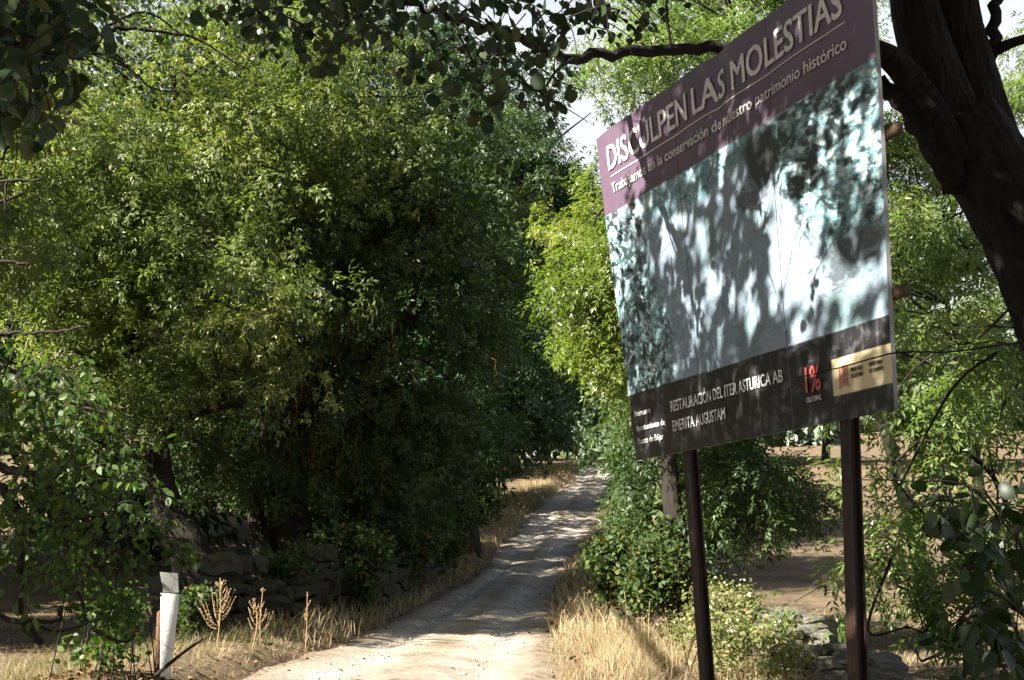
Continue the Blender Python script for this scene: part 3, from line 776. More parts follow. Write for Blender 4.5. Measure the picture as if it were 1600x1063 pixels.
for i in range(330):
    x = rng.uniform(8, 120); y = rng.uniform(120, 240); z = gz(x, y); r = rng.uniform(2.5, 4.5)
    p, d, t, C = crown_points([((x, y, z + r * .9), (r, r, r), 4)], 1.0, (r * .35, r * .5), 4)
    scatter(bag, FAR_T, p, d, rng.uniform(4.0, 6.0, len(p)), t)
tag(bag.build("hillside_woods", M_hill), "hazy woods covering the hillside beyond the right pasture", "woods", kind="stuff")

# ------------------------------------------------------------------ round-leaved trees overhead
def low_edge(px):
    xs = [-60, 0, 60, 110, 135, 380, 420, 480, 560, 640, 700, 760, 840, 890, 930, 1000, 1040]
    ys = [260, 230, 215, 165, 60, 20, 105, 100, 85, 120, 170, 190, 195, 150, 95, 55, 10]
    return np.interp(px, xs, ys)

def round_tree(name, label, trunk_parts, branches, fixed_starts, fixed_dirs, added_canopy, parent_label=None, twig_len=0.32, per=7, leaf_meshes=LEAF_ALDER, size=(0.85, 1.2), bark=M_bark_d, joined=None, filt=None, rest_t=None):
    base = trunk_parts[0][0][0]
    root = empty(name, base); tag(root, label, "tree")
    for pts, r0, r1, sides in trunk_parts:
        bag = Bag()
        if r0 > .11: bark_tube(bag, pts, r0, r1)
        else: tube(bag, smooth_line(pts, 7), r0, r1, sides, 0.04)
        bag.build("trunk", bark, root, True)
    for pts, r0, r1 in branches:
        bag = Bag(); line = smooth_line(pts, 7) ; tube(bag, line + rng.normal(0, r0 * .25, line.shape), r0, r1, 7, 0.06); bag.build("branch", bark, root, True)
    bag = Bag()
    p, d = twigs_with_leaves(bag, fixed_starts, fixed_dirs, twig_len, per)
    if filt is not None: k = filt(p); p, d = p[k], d[k]
    bag.build("twigs", M_twig, root)["kind"] = "stuff"
    sz = rng.uniform(*size, len(p))
    rest = leaf_objects(root, leaf_meshes, p, d, sz)
    bag = Bag()
    if rest.any(): scatter(bag, rest_t or RND_T, p[rest], d[rest], sz[rest], rng.random(rest.sum()) * .82, 0.9)
    if added_canopy is not None and len(added_canopy):
        scatter(bag, CAN_T, added_canopy, rng.normal(size=added_canopy.shape) + [0, 0, -.3], rng.uniform(1.2, 1.8, len(added_canopy)), rng.random(len(added_canopy)), 1.0)
    if bag.n:
        c = bag.build("crown", joined or M_round, root); c["kind"] = "stuff"
    return root

def shade_canopy(blobs, n):  # unseen leaf masses added to block sun and sky, gaps cut along sun rays
    P_ = []
    for (c, r, k) in blobs:
        m = int(n * k); q = rng.normal(size=(m // 9, 3)); q = unit(q) * (rng.random(m // 9) ** .4)[:, None] * r + c
        P_.append((q[:, None] + rng.normal(0, 0.16, (m // 9, 9, 3))).reshape(-1, 3))
    p = np.concatenate(P_)
    p = p[~keep_clear(p)]
    u, v, t = sign_uv(p)                                     # thinner foliage over the middle of the sign: mottled light
    p = p[~((t > 0) & (u > -.05) & (u < 1.05) & (v > .24) & (v < 1.02) & (rng.random(len(p)) < np.where(v < .84, .55, .35)))]
    px, py, zc = to_pix(p)
    return p[~((zc > 0.2) & (px > -30) & (px < 1630) & (py > -20) & (py < 1100))]      # only what hangs above and beside the view

# big dark alder: trunk at the upper right, its lowest bough reaching left over the sign
starts, dirs = [], []
for i in range(230):
    px = rng.uniform(380, 1040); py = rng.uniform(-90, max(low_edge(px) - 55, -60)); Y = rng.uniform(4.7, 6.6)
    starts.append(at(px, py, Y)); dirs.append([rng.normal(0, .8), rng.normal(0, .5), -0.45])
tb = at(1880, 950, 8.6); tb[2] = gz(tb[0], tb[1]) - 0.2
added_canopy = shade_canopy([((0.2, 6.6, 7.6), (2.4, 1.4, 1.3), .9), ((1.8, 7.4, 8.2), (1.8, 1.6, 1.4), .7), ((1.0, 4.4, 7.8), (3.2, 2.6, 1.8), 1.2), ((3.8, 6.0, 9.5), (3.0, 3.4, 2.0), .8), ((3.0, 0.5, 6.5), (3.0, 3.2, 2.6), 1.0), ((2.5, -4.0, 5.0), (4.0, 2.5, 4.0), 1.2)], 7500)
def below_ok(p):
    px, py, zc = to_pix(p); return (py < low_edge(px) + 14) & ~lights_sign(p)
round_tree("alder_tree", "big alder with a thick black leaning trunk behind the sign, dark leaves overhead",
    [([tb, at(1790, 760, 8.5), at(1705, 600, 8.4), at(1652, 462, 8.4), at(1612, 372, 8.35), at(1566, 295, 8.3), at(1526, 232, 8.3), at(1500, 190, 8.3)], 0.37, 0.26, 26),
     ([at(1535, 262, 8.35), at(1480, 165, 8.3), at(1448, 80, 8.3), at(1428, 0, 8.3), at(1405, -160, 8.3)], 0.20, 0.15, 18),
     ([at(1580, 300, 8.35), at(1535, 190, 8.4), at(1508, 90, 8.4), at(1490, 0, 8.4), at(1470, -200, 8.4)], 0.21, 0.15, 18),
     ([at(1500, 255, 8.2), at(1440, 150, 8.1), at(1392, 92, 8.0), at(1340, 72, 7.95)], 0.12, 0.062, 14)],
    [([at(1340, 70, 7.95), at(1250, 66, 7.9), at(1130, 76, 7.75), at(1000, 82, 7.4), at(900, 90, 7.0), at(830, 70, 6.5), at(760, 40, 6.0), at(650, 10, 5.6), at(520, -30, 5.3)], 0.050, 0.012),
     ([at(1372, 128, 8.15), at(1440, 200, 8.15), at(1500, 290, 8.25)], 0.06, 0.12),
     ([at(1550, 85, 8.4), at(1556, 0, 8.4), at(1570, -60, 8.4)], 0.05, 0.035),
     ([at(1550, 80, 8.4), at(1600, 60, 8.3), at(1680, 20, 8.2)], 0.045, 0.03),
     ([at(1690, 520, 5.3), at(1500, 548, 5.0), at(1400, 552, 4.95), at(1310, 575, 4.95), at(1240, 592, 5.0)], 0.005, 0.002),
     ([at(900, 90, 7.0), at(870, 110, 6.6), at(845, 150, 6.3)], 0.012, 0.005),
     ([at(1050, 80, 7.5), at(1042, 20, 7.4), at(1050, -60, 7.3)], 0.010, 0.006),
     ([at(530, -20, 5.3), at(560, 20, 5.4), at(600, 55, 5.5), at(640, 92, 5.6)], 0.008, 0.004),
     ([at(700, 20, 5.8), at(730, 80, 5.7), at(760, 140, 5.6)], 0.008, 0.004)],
    np.array(starts), np.array(dirs), added_canopy, twig_len=0.28, per=8, filt=below_ok, size=(0.62, 0.95))

# round-leaved tree beside the photographer on the left; unseen leaf masses added to it fleck the sign
starts, dirs = [], []
for i in range(62):
    px = rng.uniform(-60, 118); py = rng.uniform(-80, low_edge(px) - 40); Y = rng.uniform(4.0, 5.0)
    starts.append(at(px, py, Y)); dirs.append([rng.normal(0.1, .7), rng.normal(0, .5), -0.5])
for i in range(120):           # farther boughs, lit from behind
    px = rng.uniform(120, 410); py = rng.uniform(-30, 165 - abs(px - 260) * 0.35); Y = rng.uniform(13.4, 14.6)
    starts.append(at(px, py, Y)); dirs.append([rng.normal(0.3, .8), rng.normal(0, .5), -0.3])
def below_ok2(p):
    px, py, zc = to_pix(p); return (zc > 7) | (py < low_edge(px) + 12)
tb = np.array([-4.9, 2.4, gz(-4.9, 2.4) - .15])
added_canopy = shade_canopy([((-3.0, 3.2, 7.4), (3.2, 2.8, 1.8), 1.2), ((-5.8, 2.2, 7.0), (2.4, 2.8, 2.4), .8), ((-1.2, 3.6, 6.6), (2.4, 2.4, 1.4), .8), ((-3.0, 0.0, 6.0), (3.2, 2.6, 2.4), 1.2), ((-3.5, -4.0, 5.0), (4.0, 2.5, 4.0), 1.2), ((-5.5, 4.3, 5.0), (1.6, 2.2, 2.0), 1.0)], 8500)
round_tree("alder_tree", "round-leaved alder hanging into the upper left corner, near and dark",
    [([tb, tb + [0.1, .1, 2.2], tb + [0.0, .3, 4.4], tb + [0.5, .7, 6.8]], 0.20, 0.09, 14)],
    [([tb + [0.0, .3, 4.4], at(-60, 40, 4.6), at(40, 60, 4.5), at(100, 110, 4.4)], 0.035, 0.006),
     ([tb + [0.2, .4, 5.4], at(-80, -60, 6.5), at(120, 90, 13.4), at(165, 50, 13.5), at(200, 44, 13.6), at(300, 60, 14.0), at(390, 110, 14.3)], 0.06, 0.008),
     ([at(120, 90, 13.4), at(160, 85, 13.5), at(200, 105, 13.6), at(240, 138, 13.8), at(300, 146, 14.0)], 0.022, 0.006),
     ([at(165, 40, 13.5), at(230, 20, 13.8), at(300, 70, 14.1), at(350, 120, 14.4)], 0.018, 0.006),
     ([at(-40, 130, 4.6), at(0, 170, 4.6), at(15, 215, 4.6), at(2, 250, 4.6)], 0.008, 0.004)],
    np.array(starts), np.array(dirs), added_canopy, twig_len=0.32, per=8, filt=below_ok2, size=(0.72, 1.05))

# hazel at the lower left
hz = []
def hb(pts, r0, r1, Y0=7.3, Y1=None):
    n = len(pts); Y1 = Y1 or Y0
    hz.append(([at(x, y, Y0 + (Y1 - Y0) * i / (n - 1)) for i, (x, y) in enumerate(pts)], r0, r1))
hb([(-60, 960), (0, 966), (38, 971), (67, 970), (94, 967), (95, 946)], 0.020, 0.008)
hb([(38, 973), (76, 985), (107, 984), (134, 975), (162, 965), (183, 944)], 0.011, 0.005)
hb([(130, 948), (137, 973), (158, 992), (181, 1001), (200, 1002), (212, 992)], 0.013, 0.006, 7.2)
hb([(36, 968), (50, 990), (64, 1003)], 0.026, 0.022)
hb([(141, 866), (164, 881), (191, 887), (220, 890), (248, 881), (267, 866)], 0.016, 0.007)
hb([(-40, 715), (0, 728), (70, 752), (98, 798), (140, 840), (182, 861), (224, 889), (252, 878)], 0.032, 0.008, 7.5)
hb([(-40, 745), (0, 763), (21, 787), (35, 815), (31, 882), (31, 960)], 0.030, 0.022, 7.4)
hb([(98, 798), (104, 850), (112, 900), (130, 948)], 0.014, 0.010, 7.4)
hb([(-30, 520), (0, 522), (30, 520), (90, 518), (135, 508)], 0.014, 0.005, 6.2)
hb([(18, 521), (20, 505), (17, 492)], 0.008, 0.004, 6.2)
hb([(-30, 284), (20, 283), (65, 281)], 0.012, 0.006, 6.0)
hb([(10, 285), (8, 310), (9, 330)], 0.008, 0.004, 6.0)
hb([(-30, 408), (15, 409), (45, 414)], 0.012, 0.006, 6.0)
hb([(-20, 560), (60, 600), (150, 640), (220, 700)], 0.020, 0.006, 7.8)
starts, dirs = [], []
for i in range(330):
    py = rng.uniform(560, 900); hi = np.interp(py, [560, 620, 700, 780, 840, 900], [90, 170, 215, 240, 235, 110])
    px = rng.uniform(-60, hi); Y = rng.uniform(6.7, 8.6)
    starts.append(at(px, py, Y)); dirs.append([rng.normal(0.3, .7), rng.normal(-.2, .5), rng.normal(-0.1, .5)])
for i in range(14):
    px = rng.uniform(90, 225); py = rng.uniform(905, 985); starts.append(at(px, py, rng.uniform(7.0, 7.6))); dirs.append([rng.normal(0.3, .7), rng.normal(0, .5), rng.normal(0, .5)])
for i in range(16):
    px = rng.uniform(190, 262); py = rng.uniform(830, 880); starts.append(at(px, py, rng.uniform(7.0, 7.6))); dirs.append([rng.normal(0.6, .5), rng.normal(0, .5), rng.normal(-.2, .4)])
hbse = np.array([at(-60, 960, 7.3)[0] - .4, 7.5, 0]); hbse[2] = gz(hbse[0], hbse[1]) - .1
def off_marker(p):
    px, py, zc = to_pix(p); return ~((px > 226) & (py > 882))
haz = round_tree("hazel_bush", "hazel bush spreading from the left edge over the white marker post",
    [([hbse, hbse + [0, 0, .5], at(-60, 960, 7.3)], 0.05, 0.03, 9), ([hbse, hbse + [-.1, .1, 1.0], at(-40, 715, 7.5), at(-60, 500, 7.6)], 0.06, 0.03, 9)],
    hz, np.array(starts), np.array(dirs), None, twig_len=0.30, per=10, leaf_meshes=LEAF_HAZEL, size=(0.75, 1.15), joined=M_haz, bark=M_twig, filt=off_marker, rest_t=HAZ_T)
haz["category"] = "bush"

# dark leafy sprig at the lower right, close to the camera
starts, dirs = [], []
for (px, py, n) in [(1500, 765, 3), (1540, 780, 4), (1475, 790, 3), (1580, 830, 5), (1530, 820, 4), (1540, 880, 4), (1590, 900, 6), (1510, 950, 3), (1540, 960, 4), (1585, 980, 6), (1520, 1030, 4), (1570, 1040, 6), (1600, 780, 4)]:
    for k in range(n):
        starts.append(at(px + rng.normal(0, 14), py + rng.normal(0, 14), rng.uniform(4.2, 4.8))); dirs.append([rng.normal(-.3, .6), rng.normal(0, .4), rng.normal(-.1, .5)])
sb = np.array([2.35, 4.5, gz(2.35, 4.5) - .05])
spr = round_tree("hazel_shoot", "dark broad-leaved shoot close by in the lower right corner, in shade",
    [([sb, sb + [-.02, 0, .5], at(1640, 1000, 4.5), at(1600, 860, 4.5), at(1540, 770, 4.5)], 0.014, 0.004, 7)],
    [([sb + [-.02, 0, .4], at(1620, 1060, 4.4), at(1540, 1000, 4.4), at(1500, 960, 4.4)], 0.008, 0.003), ([at(1640, 1000, 4.5), at(1560, 930, 4.4), at(1500, 925, 4.4), at(1440, 930, 4.4)], 0.007, 0.002),
     ([at(1600, 860, 4.5), at(1520, 765, 4.4), at(1430, 752, 4.3), at(1320, 750, 4.3)], 0.005, 0.0015)],
    np.array(starts), np.array(dirs), None, twig_len=0.14, per=4, leaf_meshes=LEAF_SHOOT, size=(0.75, 1.1), bark=M_twig)
spr["category"] = "bush"

# ------------------------------------------------------------------ dry stone walls, stone by stone
def stone_mesh(seed, mat):
    r = np.random.default_rng(seed)
    bm = bmesh.new(); bmesh.ops.create_cube(bm, size=1.0)
    bmesh.ops.subdivide_edges(bm, edges=bm.edges[:], cuts=1, use_grid_fill=True)
    for v in bm.verts:
        c = np.array(v.co); f = 1 - 0.12 * (np.abs(c) > .49).sum() / 1.5
        v.co = Vector(c * f + r.normal(0, 0.062, 3))
    me = bpy.data.meshes.new("stone"); bm.to_mesh(me); bm.free(); me.materials.append(mat)
    return me
STONES = [stone_mesh(s, M_stone) for s in range(7)]; STONES_M = [stone_mesh(50 + s, M_stone_moss) for s in range(7)]
def stone_wall(label, path, width, top, meshes, size, gap_chance=0.0):
    """path: ground points along the wall; top: height at each; courses of uneven stones, each an object."""
    path = np.array(path, float)
    root = empty("dry_stone_wall", (path[0, 0], path[0, 1], gz(*path[0]))); tag(root, label, "wall")
    seg = np.linalg.norm(np.diff(path, axis=0), axis=1); cum = np.concatenate([[0], np.cumsum(seg)])
    for side in (0, 1):
        z = 0.0; course = 0
        while z < max(top):
            h = rng.uniform(*size[2]); s = rng.uniform(-.2, 0)
            while s < cum[-1]:
                ln = rng.uniform(*size[0])
                m_ = s + ln / 2
                tp = np.interp(m_, cum, top) + 0.12 * math.sin(m_ * 2.3) + 0.06 * math.sin(m_ * 5.1)
                if z < tp and 0 <= m_ <= cum[-1] and rng.random() > gap_chance * (z > tp - h * 1.5):
                    x = np.interp(m_, cum, path[:, 0]); y = np.interp(m_, cum, path[:, 1])
                    i = min(np.searchsorted(cum, m_), len(seg)) - 1; i = max(i, 0)
                    t = (path[i + 1] - path[i]) / seg[i]; nn = np.array([-t[1], t[0]])
                    w = width * 0.55
                    off = (side - .5) * width * 0.5
                    o = bpy.data.objects.new("stone", meshes[int(rng.integers(len(meshes)))])
                    col.objects.link(o); o.parent = root
                    xx, yy = x + nn[0] * off, y + nn[1] * off
                    o.location = (xx - root.location[0], yy - root.location[1], gz(xx, yy) - .06 + z + h / 2 - root.location[2])
                    o.scale = (ln * rng.uniform(.98, 1.12), w * rng.uniform(.75, 1.3), h * rng.uniform(.95, 1.35))
                    o.rotation_euler = (rng.normal(0, .12), rng.normal(0, .12), math.atan2(t[1], t[0]) + rng.normal(0, .18))
                s += ln
            z += h; course += 1
    return root
def gpt(px, py, Y): p = at(px, py, Y); return (p[0], p[1])
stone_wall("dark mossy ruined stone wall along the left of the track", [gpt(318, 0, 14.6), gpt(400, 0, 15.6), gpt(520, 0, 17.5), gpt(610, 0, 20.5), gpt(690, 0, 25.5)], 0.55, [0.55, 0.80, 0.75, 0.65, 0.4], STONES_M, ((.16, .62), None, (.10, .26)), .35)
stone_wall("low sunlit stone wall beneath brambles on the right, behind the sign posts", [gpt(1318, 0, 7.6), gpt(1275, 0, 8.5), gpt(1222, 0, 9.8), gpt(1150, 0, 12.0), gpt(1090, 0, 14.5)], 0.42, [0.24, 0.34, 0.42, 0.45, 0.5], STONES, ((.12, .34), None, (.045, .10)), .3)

# ------------------------------------------------------------------ brambles and low bushes
BR_T = [simple_leaf(0.055, 0.040, 5), simple_leaf(0.045, 0.03, 5), simple_leaf(0.065, 0.045, 5)]
def bramble(name, label, blobs, mat, n, size=(0.7, 1.2), group=None, canes=14):
    c0 = blobs[0][0]; root = empty(name, (c0[0], c0[1], gz(c0[0], c0[1]))); tag(root, label, "bush", group)
    P_, D_ = [], []
    for (c, r, k) in blobs:
        m = int(n * k); nl = 11                                # straggling lobes of unequal size
        lc = unit(rng.normal(size=(nl, 3))) * (rng.random(nl) ** .4)[:, None] * 1.05; lr = rng.uniform(.22, .55, nl)
        w = rng.choice(nl, m // 7, p=lr ** 2 / (lr ** 2).sum())
        q = lc[w] + unit(rng.normal(size=(m // 7, 3)) + [0, 0, .3]) * (rng.random(m // 7) ** .4 * lr[w])[:, None]
        q = q * np.asarray(r) + np.asarray(c)
        P_.append((q[:, None] + rng.normal(0, .06, (m // 7, 7, 3))).reshape(-1, 3))
    p = np.concatenate(P_); p = p[p[:, 2] > H(p[:, 0], p[:, 1]) + .03]
    d = unit(rng.normal(size=p.shape) + [-.2, -.5, .1])
    bag = Bag(); scatter(bag, BR_T, p, d, rng.uniform(*size, len(p)), np.clip(rng.normal(.45, .25, len(p)), 0, 1), .9)
    o = bag.build("foliage", mat, root); o["kind"] = "stuff"
    bag = Bag()
    for i in rng.integers(0, len(p), canes):
        a = np.array([p[i, 0] + rng.normal(0, .2), p[i, 1] + rng.normal(0, .2), 0]); a[2] = gz(a[0], a[1])
        tube(bag, smooth_line([a, (a + p[i]) / 2 + [0, 0, .25], p[i]], 5), 0.006, 0.003, 4)
    bag.build("canes", M_twig, root)["kind"] = "stuff"
def bl(px, py, Y, rx, ry, rd, k): s = Y / FPX; return (at(px, py, Y), (rx * s, rd, ry * s), k)
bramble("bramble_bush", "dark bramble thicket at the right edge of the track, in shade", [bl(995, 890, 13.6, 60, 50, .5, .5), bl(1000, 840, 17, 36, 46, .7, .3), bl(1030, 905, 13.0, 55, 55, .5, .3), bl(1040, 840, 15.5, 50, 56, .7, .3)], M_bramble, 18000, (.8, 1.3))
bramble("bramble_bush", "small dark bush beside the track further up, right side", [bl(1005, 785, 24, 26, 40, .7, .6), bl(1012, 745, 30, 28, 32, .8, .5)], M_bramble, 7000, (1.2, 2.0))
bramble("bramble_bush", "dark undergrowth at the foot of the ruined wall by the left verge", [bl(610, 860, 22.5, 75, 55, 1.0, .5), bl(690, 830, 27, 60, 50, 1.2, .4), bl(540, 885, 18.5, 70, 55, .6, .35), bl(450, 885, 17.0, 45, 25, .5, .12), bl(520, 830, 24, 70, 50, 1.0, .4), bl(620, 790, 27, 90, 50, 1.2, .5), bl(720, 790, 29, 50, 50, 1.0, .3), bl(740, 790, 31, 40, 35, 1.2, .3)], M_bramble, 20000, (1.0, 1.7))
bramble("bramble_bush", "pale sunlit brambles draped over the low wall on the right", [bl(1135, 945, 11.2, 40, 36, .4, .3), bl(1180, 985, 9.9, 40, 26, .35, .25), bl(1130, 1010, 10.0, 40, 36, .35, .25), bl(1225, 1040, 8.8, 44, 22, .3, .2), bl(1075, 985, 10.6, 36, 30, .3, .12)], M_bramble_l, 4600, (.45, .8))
bramble("ivy_clump", "small ivy clump on the wall end behind the marker post", [bl(305, 955, 12.5, 22, 25, .3, 1)], M_bramble, 1400, (.8, 1.2))
bramble("verge_shrub", "low leafy shrub in the sun at the marker post's foot", [bl(170, 965, 8.8, 40, 34, .3, .6), bl(150, 1015, 9.3, 45, 22, .3, .4)], M_haz, 900, (.8, 1.2))

# ------------------------------------------------------------------ the big printed sign
sign = empty("works_sign", (SD[0], SD[1], gz(SD[0], SD[1])))
tag(sign, "tall printed works sign with purple header on two rusty posts", "sign")
def sstep(a, b, x): t = np.clip((x - a) / (b - a), 0, 1); return t * t * (3 - 2 * t)
def print_colour(u, v):
    c = np.zeros(u.shape + (3,))
    u_, v_ = u, v
    u = u_ + .030 * noise2(u_ * 11, v_ * 9, 71, 3); v = v_ + .030 * noise2(u_ * 11, v_ * 9, 72, 3)      # ragged outlines
    fine = noise2(u * 170, v * 140, 1, 2); mid = noise2(u * 70, v * 52, 2, 4); big = noise2(u * 9, v * 8, 3, 3)
    diag = noise2(u * 60 + v * 40, v * 120 - u * 34, 7, 3)
    def put(colr, mask):
        nonlocal c
        c = c * (1 - mask[..., None]) + np.array(colr) * mask[..., None]
    put((0.21, 0.27, 0.34), np.ones_like(u))                                         # worn stone paving
    put((0.28, 0.36, 0.44), sstep(0.0, .5, mid + .5 * diag))
    put((0.13, 0.17, 0.24), sstep(0.12, .6, diag + .3 * fine) * .8)
    put((0.10, 0.17, 0.17), sstep(0.10, .5, big + .6 * mid) * sstep(.30, .42, u) * 0.6)
    green = np.array([0.135, 0.25, 0.285]); dk = np.array([0.030, 0.042, 0.045]); pale = np.array([0.42, 0.52, 0.55])
    def leaves(mask, f1, f2, dens):
        nonlocal c
        kk = sstep(dens - .16, dens + .16, f1 + .35 * big)[..., None]; base = green * kk + dk * (1 - kk)
        k = sstep(.12, .45, f2)[..., None]
        base = base * (1 - k) + pale * k
        c = c * (1 - mask[..., None]) + base * mask[..., None]
    left = sstep(.03, -.03, u - (.13 + .30 * np.clip(v - .27, 0, .35) + .05 * mid + .04 * big))
    leaves(left, mid + .6 * fine, fine + .6 * mid, -.10)
    back = sstep(.02, -.02, v - (.36 + .05 * big - .06 * (u - .3) + .03 * mid)) * sstep(.17, .22, u)
    leaves(back * 0.9, mid + .4 * fine, mid + .5 * fine + .25 * np.sin(u * 40), -.55)
    right = sstep(-.03, .03, u - (.70 + .55 * np.clip(v - .38, 0, .4) + .05 * mid + .03 * big)) * sstep(.72, .62, v - .05 * mid)
    leaves(right, mid + .6 * diag, diag + .5 * mid, -.22)
    gap = np.exp(-((u - .655 - .03 * mid) / .060) ** 2 - ((v - .335) / .085) ** 2)
    put((0.022, 0.024, 0.026), sstep(.25, .6, gap + .30 * mid))
    trunk = sstep(.022, .006, np.abs(u - .145 - .03 * mid - .18 * (v - .3))) * sstep(.44, .36, v)
    put((0.02, 0.022, 0.022), trunk)
    soil = np.exp(-((u - .90 - .04 * mid) / .09) ** 2 - ((v - .655) / .07) ** 2)
    put((0.055, 0.062, 0.075), sstep(.35, .75, soil + .45 * diag) * .85)
    rub = np.exp(-((u - .60) / .10) ** 2 - ((v - .425) / .035) ** 2)
    put((0.06, 0.065, 0.08), sstep(.5, .9, rub + .6 * diag) * .8)
    u, v = u_, v_
    # header and footer bands
    hdr = v < .252 + .011 * u
    c[hdr] = np.array([0.104, 0.070, 0.106]) * (1 + .10 * big[hdr] + .07 * mid[hdr])[:, None]
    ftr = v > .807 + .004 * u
    dirt = sstep(.05, .6, mid + .5 * big + .25 * fine)  # pale patches: dirt, with reflections and sun dapples painted in
    c[ftr] = (np.array([0.016, 0.016, 0.018]) + dirt[..., None] * np.array([0.060, 0.060, 0.064]))[ftr]  # dirt also holds the painted reflections and sun dapples
    beige = (u > .83) & (v > .867) & (v < .946)
    c[beige] = np.array([0.56, 0.48, 0.31]) * (1 + .06 * mid[beige])[:, None]
    box = (u > .746) & (u < .800) & (v > .862) & (v < .952)
    c[box] = (0.014, 0.012, 0.013)
    # weathering: pale rain streaks and scuffs
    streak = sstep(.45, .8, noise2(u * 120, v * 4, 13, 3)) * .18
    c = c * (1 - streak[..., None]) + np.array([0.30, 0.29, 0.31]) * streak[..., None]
    pic = (~hdr & ~ftr) * np.clip(.22 + left + right + back, 0, 1) * .8
    return np.concatenate([np.clip(c, 0.005, 0.9), pic[..., None]], -1)

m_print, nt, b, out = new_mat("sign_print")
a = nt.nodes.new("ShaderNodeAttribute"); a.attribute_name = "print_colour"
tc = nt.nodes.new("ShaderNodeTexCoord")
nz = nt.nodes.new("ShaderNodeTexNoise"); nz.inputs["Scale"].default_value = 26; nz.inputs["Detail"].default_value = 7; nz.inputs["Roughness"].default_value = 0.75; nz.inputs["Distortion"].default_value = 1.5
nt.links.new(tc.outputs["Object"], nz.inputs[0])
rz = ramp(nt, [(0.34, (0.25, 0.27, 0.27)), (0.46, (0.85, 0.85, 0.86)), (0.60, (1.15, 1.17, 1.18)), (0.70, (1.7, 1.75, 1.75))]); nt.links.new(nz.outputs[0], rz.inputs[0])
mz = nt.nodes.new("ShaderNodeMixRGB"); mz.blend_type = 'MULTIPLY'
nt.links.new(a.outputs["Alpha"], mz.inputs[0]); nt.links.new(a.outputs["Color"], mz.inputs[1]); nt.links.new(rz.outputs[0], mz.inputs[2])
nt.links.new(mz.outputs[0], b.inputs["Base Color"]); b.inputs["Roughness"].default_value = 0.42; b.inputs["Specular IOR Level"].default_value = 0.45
m_rust = rough_mat("rusty_steel", [(0.3, (0.012, 0.008, 0.007)), (0.55, (0.030, 0.016, 0.012)), (0.75, (0.075, 0.034, 0.022))], 7, 0.65, 0.3, 40, (1, 1, .35), spec=.4)
m_zinc = rough_mat("galvanised_back", [(0.3, (0.18, 0.18, 0.18)), (0.7, (0.32, 0.32, 0.33))], 5, 0.5, 0.1)
m_wood = rough_mat("raw_batten", [(0.3, (0.045, 0.032, 0.022)), (0.7, (0.12, 0.085, 0.055))], 8, 0.8, 0.3, 30, (1, 1, 4))
edges = [0.0, 0.17, 0.345, 0.52, 0.695, 0.87, 1.0]
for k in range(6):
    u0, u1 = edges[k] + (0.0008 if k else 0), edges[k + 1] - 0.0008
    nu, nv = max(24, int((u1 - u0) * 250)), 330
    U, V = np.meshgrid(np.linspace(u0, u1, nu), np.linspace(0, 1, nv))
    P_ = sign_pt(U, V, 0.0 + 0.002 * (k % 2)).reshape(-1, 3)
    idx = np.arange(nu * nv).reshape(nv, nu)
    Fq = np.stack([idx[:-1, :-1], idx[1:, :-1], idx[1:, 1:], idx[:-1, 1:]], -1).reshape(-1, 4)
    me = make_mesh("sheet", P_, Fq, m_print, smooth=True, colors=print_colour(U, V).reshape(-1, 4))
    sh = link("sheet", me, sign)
    nb = 26                                                       # folded rims and back of the same sheet
    vv = np.linspace(0, 1, nb); uu = np.linspace(u0, u1, 6)
    ring = np.array([(u0, q) for q in vv] + [(q, 1.0) for q in uu[1:]] + [(u1, q) for q in vv[::-1][1:]] + [(q, 0.0) for q in uu[::-1][1:-1]])
    fr = sign_pt(ring[:, 0], ring[:, 1], 0.0 + 0.002 * (k % 2)); bk = sign_pt(ring[:, 0], ring[:, 1], -0.022)
    n = len(ring); i = np.arange(n); j = (i + 1) % n
    Fr = np.stack([i, n + i, n + j, j], -1)
    UU, VV = np.meshgrid(uu, vv); bp_ = sign_pt(UU, VV, -0.0215).reshape(-1, 3); ix = np.arange(len(bp_)).reshape(nb, 6) + 2 * n
    Fb = np.stack([ix[:-1, :-1], ix[:-1, 1:], ix[1:, 1:], ix[1:, :-1]], -1).reshape(-1, 4)
    link("sheet_rim", make_mesh("sheet_rim", np.vstack([fr, bk, bp_]), np.vstack([Fr, Fb]), m_zinc), sh, (0, 0, 0))

def flat_mat(name, c, rough=0.5):
    m, nt, b, out = new_mat(name)
    n = nt.nodes.new("ShaderNodeTexNoise"); n.inputs["Scale"].default_value = 9; n.inputs["Detail"].default_value = 6
    r = ramp(nt, [(0.3, tuple(0.75 * q for q in c)), (0.6, c)]); nt.links.new(n.outputs[0], r.inputs[0]); nt.links.new(r.outputs[0], b.inputs["Base Color"])
    b.inputs["Roughness"].default_value = rough
    return m
m_white = flat_mat("print_white", (0.70, 0.70, 0.72)); m_red = flat_mat("print_red", (0.50, 0.10, 0.09)); m_ink = flat_mat("print_ink", (0.06, 0.055, 0.05)); m_pale = flat_mat("print_pale_red", (0.50, 0.16, 0.13))

